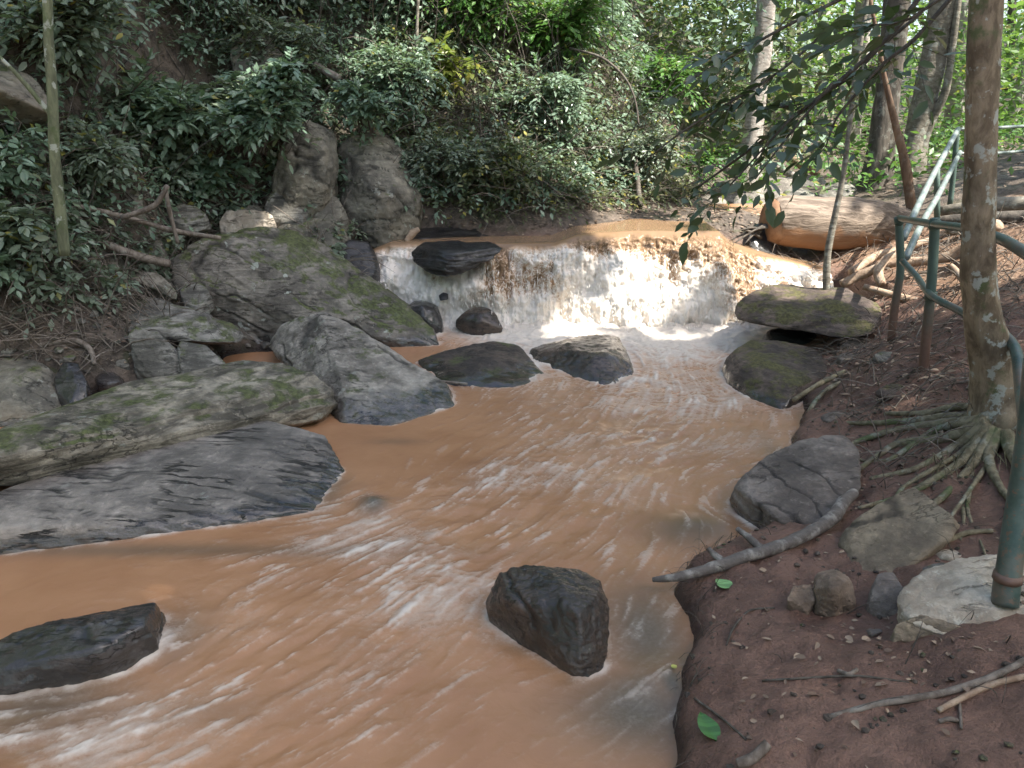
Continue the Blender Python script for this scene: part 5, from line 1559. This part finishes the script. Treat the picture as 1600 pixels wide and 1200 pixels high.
for (lb, spec, mt) in [
    ('mossy fallen log on the sunlit forest floor behind the pale tree', [(1215, 262, 14, 9), (1240, 275, 13.6, 11), (1262, 288, 13.2, 10)], 'bark_pale'),
    ('pale broken log end beyond the big log', [(1228, 243, 15, 14), (1252, 256, 14.6, 16), (1276, 268, 14.2, 16)], 'root_sun'),
    ('dark log lying across the forest floor left of the thick trunk', [(1262, 188, 17, 12), (1310, 195, 17, 13), (1365, 205, 17, 12)], 'bark_dark'),
    ('uppermost dark stacked log behind the nearest tree', [(1470, 330, 8.2, 16), (1530, 322, 8.0, 22), (1600, 318, 7.8, 24), (1700, 312, 7.6, 24)], 'bark_mid'),
    ('middle dark stacked log behind the nearest tree', [(1462, 345, 8.0, 14), (1530, 342, 7.8, 20), (1600, 340, 7.6, 24), (1700, 338, 7.4, 24)], 'bark_dark'),
    ('lowest stacked log behind the nearest tree', [(1480, 360, 7.9, 12), (1540, 362, 7.7, 18), (1600, 362, 7.5, 20), (1700, 364, 7.3, 20)], 'bark_mid')]:
    px_tube('fallen_log', spec, M[mt], sides=12, rough=.25, freq=4, sub=6, label=lb, cat='log')
# broken root plate left of the log
snag = empty('snag', at(1190, 360, 8.5), 'dark broken snag of splintered wood at the left end of the big log', 'snag')
for k in range(7):
    a = at(1190 + random.uniform(-6, 12), 360 + random.uniform(-10, 14), 8.5)
    e = at(1150 + random.uniform(-14, 20), 365 + random.uniform(-25, 25), 8.3)
    tube('splinter', [a, (a + e) / 2 + Vector((0, 0, .02)), e], [.022, .014, .004], M['bark_dark'], snag, sides=6, rough=.3)

# sticks -----------------------------------------------------------------
s = NT('patchy_bark')
c = s.coord(); n1 = s.noise(c, 16, 4, .6); n2 = s.noise(c, 50, 5, .7)
M['patchy'] = s.fin(s.mix(s.ramp(n1, .46, .66), s.mix(n2, (0.05, 0.042, 0.036), (0.19, 0.16, 0.14)), (0.30, 0.275, 0.245)), .7, s.bump(n2, .6, .01))
stick = empty('branch', atz(1200, 870, .12), 'bark covered fallen branch with pale patches lying from the mud into the water', 'branch')
px_tube('stem', [(1020, 906, 2.98 + .08, 7), (1060, 901, 3.03, 14), (1110, 888, 3.06, 18), (1170, 868, 3.12, 21), (1215, 855, 3.17, 20), (1260, 835, 3.25, 21), (1300, 810, 3.36, 22), (1318, 785, 3.5, 20), (1335, 770, 3.6, 16)], M['patchy'], stick, sides=12, rough=.25, freq=18, sub=6)
px_tube('side_branch', [(1190, 858, 3.16, 14), (1170, 840, 3.24, 11), (1152, 826, 3.3, 8)], M['patchy'], stick, sides=8, rough=.2, freq=18)
px_tube('side_branch', [(1135, 880, 3.08, 12), (1118, 868, 3.12, 10), (1107, 857, 3.16, 8)], M['patchy'], stick, sides=8, rough=.2, freq=18)
STK = [
    ('long grey green stick lying across the mud at the lower right', [(1295, 1123, 8), (1380, 1108, 11), (1460, 1090, 12), (1540, 1068, 12), (1620, 1030, 11)], 'twig', .02),
    ('pale split stick crossing under the long one at the right edge', [(1465, 1115, 9), (1520, 1090, 10), (1560, 1075, 10), (1650, 1050, 10)], 'root_sun', .025),
    ('short cut stick at the bottom edge of the mud', [(1152, 1200, 16), (1175, 1192, 17), (1198, 1180, 16)], 'twig', .015),
    ('stick resting on the tan slab, pointing at the railing post', [(1420, 878, 8), (1460, 858, 9), (1510, 836, 9), (1550, 832, 7)], 'root', .03),
    ('tiny grey stick on the mud in front of the footing', [(1308, 1060, 7), (1325, 1057, 8), (1338, 1053, 7)], 'twig', .012),
    ('short brown peg lying below the pale split stick', [(1465, 1138, 7), (1480, 1136, 8), (1496, 1131, 7)], 'twig', .012),
    ('small upright twig under the pale split stick', [(1498, 1105, 5), (1500, 1122, 5), (1501, 1142, 5)], 'twig', .012),
    ('curved thin twig on the mud right of the green leaf', [(1135, 1010, 3), (1145, 985, 4), (1170, 960, 4), (1210, 955, 3)], 'twig_dark', .008),
    ('thin twig beside the large green leaf at the bottom', [(1085, 1095, 4), (1130, 1130, 4), (1165, 1165, 4)], 'twig_dark', .008),
    ('long fine twig crossing the mud below the small stones', [(1190, 1068, 3), (1260, 1066, 4), (1340, 1062, 4), (1420, 1072, 3)], 'twig_dark', .010)]
for lb, sp_, mt, lift in STK:
    pts, rad = [], []
    for px, py, w in sp_:
        g = hit(px, py, y0=1.3) if py < 1210 else None
        r_ = pxm(w, g) / 2
        g = g + Vector((0, 0, r_ * .7))
        pts.append(g); rad.append(r_)
    tube('stick', pts, rad, M[mt], sides=8, rough=.2, freq=20, sub=5, label=lb, cat='stick')
for lb, spec, mt in [
    ('long thin branch lying across the left bank', [(105, 318, 6.6, 7), (200, 340, 6.8, 8), (270, 360, 7.0, 9), (345, 372, 7.2, 7)], 'twig'),
    ('thick straight branch ending against the mossy boulder', [(160, 380, 6.7, 13), (215, 400, 6.8, 14), (265, 412, 6.95, 12)], 'twig'),
    ('forked branch standing up from the left bank', [(190, 340, 6.7, 8), (240, 322, 6.7, 9), (262, 290, 6.7, 7)], 'twig'),
    ('short weathered stump of branch at the lower left bank', [(60, 450, 6.1, 14), (80, 435, 6.2, 16), (98, 422, 6.3, 14)], 'twig'),
    ('upright bare stem beside the forked branch', [(258, 290, 6.9, 7), (265, 330, 6.9, 7), (278, 380, 6.9, 6)], 'twig'),
    ('short log poking out of the leaves high on the slope', [(492, 100, 8.9, 9), (510, 112, 8.85, 12), (530, 122, 8.8, 12)], 'twig'),
    ('curved bough arching out of the bright green shrubs', [(890, 75, 10.2, 3), (940, 90, 10.0, 4), (975, 120, 9.9, 4), (992, 155, 9.8, 3), (998, 195, 9.7, 3)], 'twig_dark'),
    ('upright bare stem above the far bank of the stream', [(992, 240, 9.9, 7), (996, 280, 9.7, 8), (1000, 322, 9.5, 9)], 'twig_dark'),
    ('thin stick trailing on the left side of the brown boulder', [(668, 594, 5.95, 4), (700, 597, 5.95, 5), (730, 600, 5.9, 4)], 'twig'),
    ('bent root on the mud near the slanted stones', [(60, 540, 5.8, 8), (115, 532, 5.9, 9), (140, 545, 5.85, 8), (148, 570, 5.75, 7)], 'twig'),
    ('pale driftwood caught on the left lip of the falls', [(634, 378, 8.35, 9), (645, 365, 8.4, 13), (655, 358, 8.4, 8)], 'root_sun')]:
    px_tube('branch', spec, M[mt], sides=8, rough=.3, freq=12, sub=5, label=lb, cat='branch')
# driftwood chunk
rock('driftwood', 'weathered grey piece of driftwood propped on the left bank', M['bark_mid'],
     [(195, 428, 6.85), (215, 420, 6.9), (250, 430, 6.85), (272, 450, 6.75), (275, 468, 6.7), (255, 462, 6.7), (220, 445, 6.75)], back=.12, down=.0, lvl=5, sharp=14, amp=.02, freq=7, strata=.015, sdir=(.5, 0, 1), sfreq=30, cat='driftwood')

# green leaves on the mud
def big_leaf(label, px, py, L, ang, matcol, wide=1.0, onwater=False):
    s = NT('fallen_leaf')
    c = s.coord((1, 14, 1))
    M_ = s.fin(s.mix(s.ramp(s.noise(c, 3, 3, .5), .4, .6), matcol, tuple(x * .6 for x in matcol)), .35)
    g = hit(px, py, y0=1.3)
    if onwater: g = atz(px, py, .02)
    n = 9
    t = np.linspace(0, 1, n)
    w = .30 * wide * np.sin(np.pi * t ** .85) ** .8
    V, F = [], []
    for i in range(n):
        for j, sgn in enumerate((-1, -.5, 0, .5, 1)):
            V.append((t[i] - .5, sgn * w[i], .05 * abs(sgn) - .08 * (t[i] - .5) ** 2 + .012 * math.sin(9 * t[i] + sgn * 2)))
    for i in range(n - 1):
        for j in range(4):
            a = i * 5 + j; F.append((a, a + 1, a + 6, a + 5))
    V = np.array(V) * L
    ca, sa = math.cos(ang), math.sin(ang)
    V = V @ np.array([[ca, sa, 0], [-sa, ca, 0], [0, 0, 1]])
    me = mk_mesh('fallen_leaf', V, np.array(F))
    link('fallen_leaf', me, M_, None, g + Vector((0, 0, .016)), label=label, cat='leaf')


big_leaf('bright green fallen leaf on the mud below the bark covered branch', 1130, 920, .085, 2.2, (0.22, 0.42, 0.16), 1.4)
big_leaf('large dark green oval leaf on the mud at the bottom edge', 1105, 1148, .13, 1.75, (0.06, 0.17, 0.035), .85)
big_leaf('small yellow leaf floating at the edge of the mud bank', 1053, 1047, .025, .6, (0.45, 0.45, 0.10), 1.6, True)

# dry leaves: individuals on the right bank
LSP = {}
proto = leaf_mesh('dry_leaf', np.zeros((1, 3)), np.array([[1., 0, 0]]), np.array([[0, 0, 1.]]), np.array([1.]))
proto.materials.append(M['dry_leaf'])
GD = 'dry leaves scattered on the mud and stones of the right bank'
spots = [(1345, 1075), (1365, 1080), (1445, 1070), (1475, 1072), (1430, 1060), (1520, 1078), (1320, 1000), (1330, 1010), (1345, 1005), (1290, 998), (1465, 1120), (1310, 870), (1415, 875), (1300, 845), (1245, 912), (1200, 915), (1185, 895), (1180, 1090), (1200, 1095), (1165, 1100), (1380, 1040), (1400, 1030), (1285, 540), (1300, 555), (1325, 570), (1340, 540), (1360, 560), (1255, 555), (1460, 575), (1480, 585), (1260, 617), (1270, 625), (1300, 610), (1340, 705), (1330, 700), (1285, 690)]
for k in range(75):
    spots.append((random.uniform(1220, 1590), random.uniform(530, 740)) if k % 2 else (random.uniform(1110, 1590), random.uniform(930, 1190)))
for (px, py) in spots:
    g = hit(px, py, y0=1.3)
    if g.z < .08: continue
    o = bpy.data.objects.new('dry_leaf', proto)
    COL.objects.link(o)
    tag(o, 'small curled dry brown leaf lying on the right bank', 'leaf', GD)
    o.location = g + Vector((0, 0, .008))
    o.rotation_euler = (random.uniform(-.4, .4), random.uniform(-.3, .3), random.uniform(0, 6.28))
    L = random.uniform(.025, .06) * (1.25 if g.y > 4 else .8)
    o.scale = (L, L * random.uniform(.8, 1.5), L * random.uniform(1, 3))

# ------------------------------------------------------------------ railing
s = NT('green_paint')
c = s.coord(); n1 = s.noise(c, 9, 6, .65); n2 = s.noise(c, 40, 4, .7)
geo = s.n('NewGeometry'); sp = s.n('SeparateXYZ'); s.l(geo.outputs['Position'], sp.inputs[0])
col = s.mix(s.ramp(n1, .35, .65), (0.035, 0.07, 0.06), (0.085, 0.125, 0.108))
col = s.mix(s.ramp(n2, .55, .62, 0, .85), col, (0.15, 0.095, 0.065))
col = s.mix(s.ramp(s.noise(c, 3, 5, .6), .5, .62, 0, .55), col, (0.17, 0.12, 0.09))
M['rail'] = s.fin(col, .42, s.bump(n2, .25, .003))
s = NT('rusty_post')
c = s.coord(); n1 = s.noise(c, 6, 6, .65); n2 = s.noise(c, 40, 4, .7)
geo = s.n('NewGeometry'); sp = s.n('SeparateXYZ'); s.l(geo.outputs['Position'], sp.inputs[0])
hgt = s.math('ADD', sp.outputs[2], s.math('MULTIPLY', s.math('SUBTRACT', n1, .5), .5))
col = s.mix(s.ramp(hgt, .55, 1.0), s.mix(n2, (0.10, 0.055, 0.04), (0.19, 0.115, 0.085)), s.mix(n1, (0.045, 0.08, 0.065), (0.09, 0.14, 0.12)))
M['post'] = s.fin(col, .6, s.bump(n2, .5, .004))
s = NT('worn_steel')
c = s.coord(); n1 = s.noise(c, 8, 6, .65)
M['steel'] = s.fin(s.mix(s.ramp(n1, .35, .65), (0.17, 0.21, 0.20), (0.34, 0.38, 0.36)), .38, s.bump(n1, .2, .003), Metallic=.3)

rl = empty('railing', at(1440, 590, 5.2), 'green pipe railing with rusty posts beside the nearest tree', 'railing')
px_tube('post', [(1404, 342, 6.0, 12), (1407, 420, 6.0, 12), (1398, 480, 6.0, 12), (1392, 535, 6.0, 12)], M['post'], rl, sides=12, rough=.04, sub=4)
px_tube('post', [(1461, 341, 5.2, 15), (1457, 420, 5.2, 15), (1450, 500, 5.2, 15), (1440, 598, 5.2, 15)], M['post'], rl, sides=12, rough=.04, sub=4)
px_tube('top_rail', [(1405, 341, 6.0, 10), (1458, 350, 5.2, 12), (1510, 357, 4.7, 14), (1560, 372, 4.3, 17), (1600, 394, 3.9, 19), (1660, 440, 3.4, 22), (1690, 500, 2.95, 25), (1622, 545, 2.62, 29)], M['rail'], rl, sides=14, rough=.02, sub=6)
px_tube('lower_rail', [(1410, 408, 5.9, 10), (1432, 432, 5.6, 10), (1455, 462, 5.1, 11), (1500, 486, 4.75, 12), (1545, 512, 4.4, 14), (1572, 526, 4.2, 15), (1588, 550, 4.0, 17), (1596, 610, 3.7, 19), (1606, 690, 3.2, 22), (1616, 720, 2.9, 24), (1603, 735, 2.56, 27)], M['rail'], rl, sides=14, rough=.02, sub=6)
px_tube('post', [(1616, 560, 2.6, 30), (1606, 680, 2.55, 33), (1590, 800, 2.5, 36), (1573, 915, 2.42, 39), (1570, 945, 2.4, 39)], M['rail'], rl, sides=18, rough=.02, sub=4)
for spec in ([(1404, 340, 5.99, 14), (1405, 350, 6.0, 14)], [(1461, 345, 5.2, 18), (1460, 357, 5.2, 18)], [(1455, 456, 5.18, 18), (1453, 468, 5.18, 18)], [(1576, 897, 2.42, 43), (1574, 906, 2.42, 43)]):
    px_tube('clamp', spec, M['post'], rl, sides=14, rough=.05, sub=2)
rs = empty('railing', at(1495, 320, 9.0), 'pale steel handrail climbing away behind the green railing', 'railing')
px_tube('top_rail', [(1412, 372, 6.05, 11), (1435, 320, 6.8, 10), (1460, 270, 7.7, 9), (1497, 202, 9.2, 8)], M['steel'], rs, sides=12, rough=.01, sub=4)
px_tube('lower_rail', [(1416, 402, 6.1, 12), (1440, 350, 6.8, 10), (1466, 305, 7.5, 9), (1500, 238, 9.2, 7)], M['steel'], rs, sides=12, rough=.01, sub=4)
px_tube('post', [(1464, 262, 7.8, 9), (1464, 345, 7.8, 9)], M['post'], rs, sides=10, rough=.02, sub=3)
px_tube('post', [(1496, 200, 9.2, 8), (1490, 270, 9.2, 8), (1484, 322, 9.2, 8)], M['post'], rs, sides=10, rough=.02, sub=3)
rf = empty('railing', at(1580, 280, 9.5), 'two level steel rails at the right edge behind the nearest tree', 'railing')
px_tube('rail', [(1497, 202, 9.25, 5), (1550, 200, 9.6, 5), (1620, 196, 10, 5), (1700, 192, 10.4, 5)], M['steel'], rf, sides=10, sub=3)
px_tube('rail', [(1500, 240, 9.25, 5), (1550, 240, 9.6, 5), (1620, 235, 10, 5), (1700, 232, 10.4, 5)], M['steel'], rf, sides=10, sub=3)
px_tube('post', [(1690, 190, 10.3, 6), (1690, 300, 10.3, 6)], M['post'], rf, sides=8, sub=3)

# ------------------------------------------------------------------ overhanging leafy branches (in front, upper right)
HB = [
    ('longest overhanging leafy branch sweeping down left in front of the pale barked tree', [(1460, -40, 5.2, 9), (1400, 45, 5.3, 8), (1320, 120, 5.4, 7), (1230, 190, 5.5, 5), (1150, 250, 5.6, 4), (1080, 300, 5.7, 3)], 62),
    ('overhanging leafy branch crossing the top in front of the white trunk', [(1420, -60, 5.6, 8), (1330, -10, 5.6, 7), (1230, 40, 5.6, 5), (1140, 90, 5.6, 4), (1070, 130, 5.6, 3)], 50),
    ('leafy twig drooping to the left over the upper stream', [(1300, 40, 5.6, 5), (1220, 110, 5.6, 4), (1140, 160, 5.6, 4), (1060, 210, 5.65, 3), (1010, 250, 5.7, 2)], 46),
    ('leafy twig hanging down before the pale barked tree foot', [(1300, 130, 5.0, 5), (1250, 190, 5.0, 4), (1210, 240, 5.0, 3), (1180, 280, 5.05, 2)], 20),
    ('leafy branch in front of the thick shaded trunk', [(1500, -20, 4.9, 8), (1430, 60, 4.9, 7), (1380, 100, 4.9, 5), (1310, 180, 4.9, 4), (1290, 230, 4.9, 2)], 46),
    ('leafy twig reaching over the crooked sapling', [(1440, 20, 5.4, 6), (1380, 70, 5.5, 5), (1330, 120, 5.5, 4), (1260, 160, 5.5, 3), (1200, 170, 5.5, 2)], 44),
    ('lowest leafy twig trailing toward the waterfall lip', [(1240, 180, 5.3, 4), (1190, 235, 5.3, 3), (1140, 290, 5.35, 3), (1110, 320, 5.4, 2)], 16),
    ('short leafy branch at the top edge left of the nearest tree', [(1560, -60, 4.6, 8), (1480, -10, 4.6, 6), (1420, 30, 4.6, 4), (1370, 40, 4.6, 3)], 34),
]
leaf_proto('leaf_branch')
for lb, spec, nlv in HB:
    pts = [at(a, b, c) for a, b, c, w in spec]
    root = empty('hanging_branch', pts[0], lb, 'branch', 'overhanging leafy branches')
    px_tube('stem', spec, M['twig_dark'], root, sides=7, rough=.15, sub=5)
    Pp = np.array([tuple(p) for p in pts])
    tt = RNG.uniform(.9, len(pts) - 1.001, int(nlv / 3.2))
    i = tt.astype(int); f = (tt - i)[:, None]
    A = Pp[i] * (1 - f) + Pp[i + 1] * f
    ax = (Pp[i + 1] - Pp[i]); ax /= np.linalg.norm(ax, axis=1)[:, None]
    dr = ax * .7 + RNG.normal(size=A.shape) * [.5, .4, .45]
    dr /= np.linalg.norm(dr, axis=1)[:, None]
    (a, b, c), p, d, n, L = sprays(A, dr, RNG.uniform(.2, .55, len(A)), 6, .115, -.02)
    n = n + RNG.normal(0, .5, n.shape)
    V, Q_ = thin_tubes(a, b, c, np.full(len(a), .0025))
    link('twig', mk_mesh('twig', V - np.array(root.location), [Q_]), M['twig_dark'], root, kind='stuff')
    put_leaves(root, p, d, n, L * 1.05, 'leaf_branch')

# ------------------------------------------------------------------ canopy: unseen crowns, placed and gapped to block and shape the sunlight
def crown(parent, cx, cy, cz, rx, ry, rz, n, L, toppt, trad, matname='leaf_far'):
    q = RNG.normal(size=(n * 3, 3)); q /= np.linalg.norm(q, axis=1)[:, None]
    q *= RNG.uniform(0, 1, (len(q), 1)) ** .5
    q = q * [rx, ry, rz] + [cx, cy, cz]
    keep = fbm(q * .9, 2) > -.6
    S = np.array(SUN_DIR)
    t = (q[:, 2] - .6) / S[2]
    lx, ly_ = q[:, 0] - S[0] * t, q[:, 1] - S[1] * t
    # where the light comes through
    gap = ((lx > .45) & (lx < 3.3) & (ly_ > 6.9) & (ly_ < 9.4)) | (((lx - 3.5) / 1.3) ** 2 + ((ly_ - 7.6) / 1.2) ** 2 < 1)
    gap |= (((lx + 2.55) / .35) ** 2 + ((ly_ - 8.2) / .45) ** 2 < 1)
    gap |= (lx > -3.2) & (lx < 5) & (ly_ > 9.3) & (fbm(np.stack([lx, ly_, 0 * lx + 5], 1), 2) > -.25)
    gap |= (((lx + 3.45) / .55) ** 2 + ((ly_ - 8.8) / .4) ** 2 < 1)
    nz = fbm(np.stack([lx * 1.7, ly_ * 1.7, 0 * lx], 1), 2)
    gap &= nz > -.42
    gap |= (lx > 1.9) & (lx < 4.6) & (ly_ > 4.3) & (ly_ < 7.0) & (fbm(np.stack([lx * 2.3, ly_ * 2.3, 0 * lx + 8], 1), 2) > .16)
    low = (q[:, 2] > 3.9 + .12 * np.maximum(q[:, 1], 0))
    k = keep & ~gap & low
    q = q[k][:n]
    d = RNG.normal(size=q.shape) * [1, 1, .4]
    nr = RNG.normal(0, .35, q.shape) + [0, 0, 1]
    me = leaf_mesh('crown', q - np.array(parent.location), d, nr, L * RNG.uniform(.7, 1.3, len(q)), small=True, wide=1.5)
    link('crown', me, M[matname], parent, kind='stuff')
    for k in range(4):
        e = Vector((cx + rx * random.uniform(-.6, .6), cy + ry * random.uniform(-.6, .6), cz + rz * random.uniform(-.3, .5)))
        m = (Vector(toppt) + e) / 2 + Vector((0, 0, .3))
        tube('limb', [Vector(toppt), m, e], [trad, trad * .6, .02], M['bark_mid'], parent, sides=7, sub=4)


crown(tA, 6.2, 0.6, 12.2, 4.6, 4.2, 1.5, 15000, .30, topA, rA)
crown(tC, 5.8, 4.6, 12.6, 5.2, 3.6, 1.5, 14000, .30, topC, rC)
crown(tI, topI[0], topI[1], topI[2] + .6, 1.3, 1.3, .8, 500, .16, topI, rI)
crown(tB, topB[0], topB[1] + 1, topB[2] + 1.5, 3, 2.5, 1.3, 2500, .26, topB, rB)
crown(tD, topD[0] + 1, topD[1] + 2, topD[2] + 1.5, 3, 2.5, 1.3, 2500, .26, topD, rD)
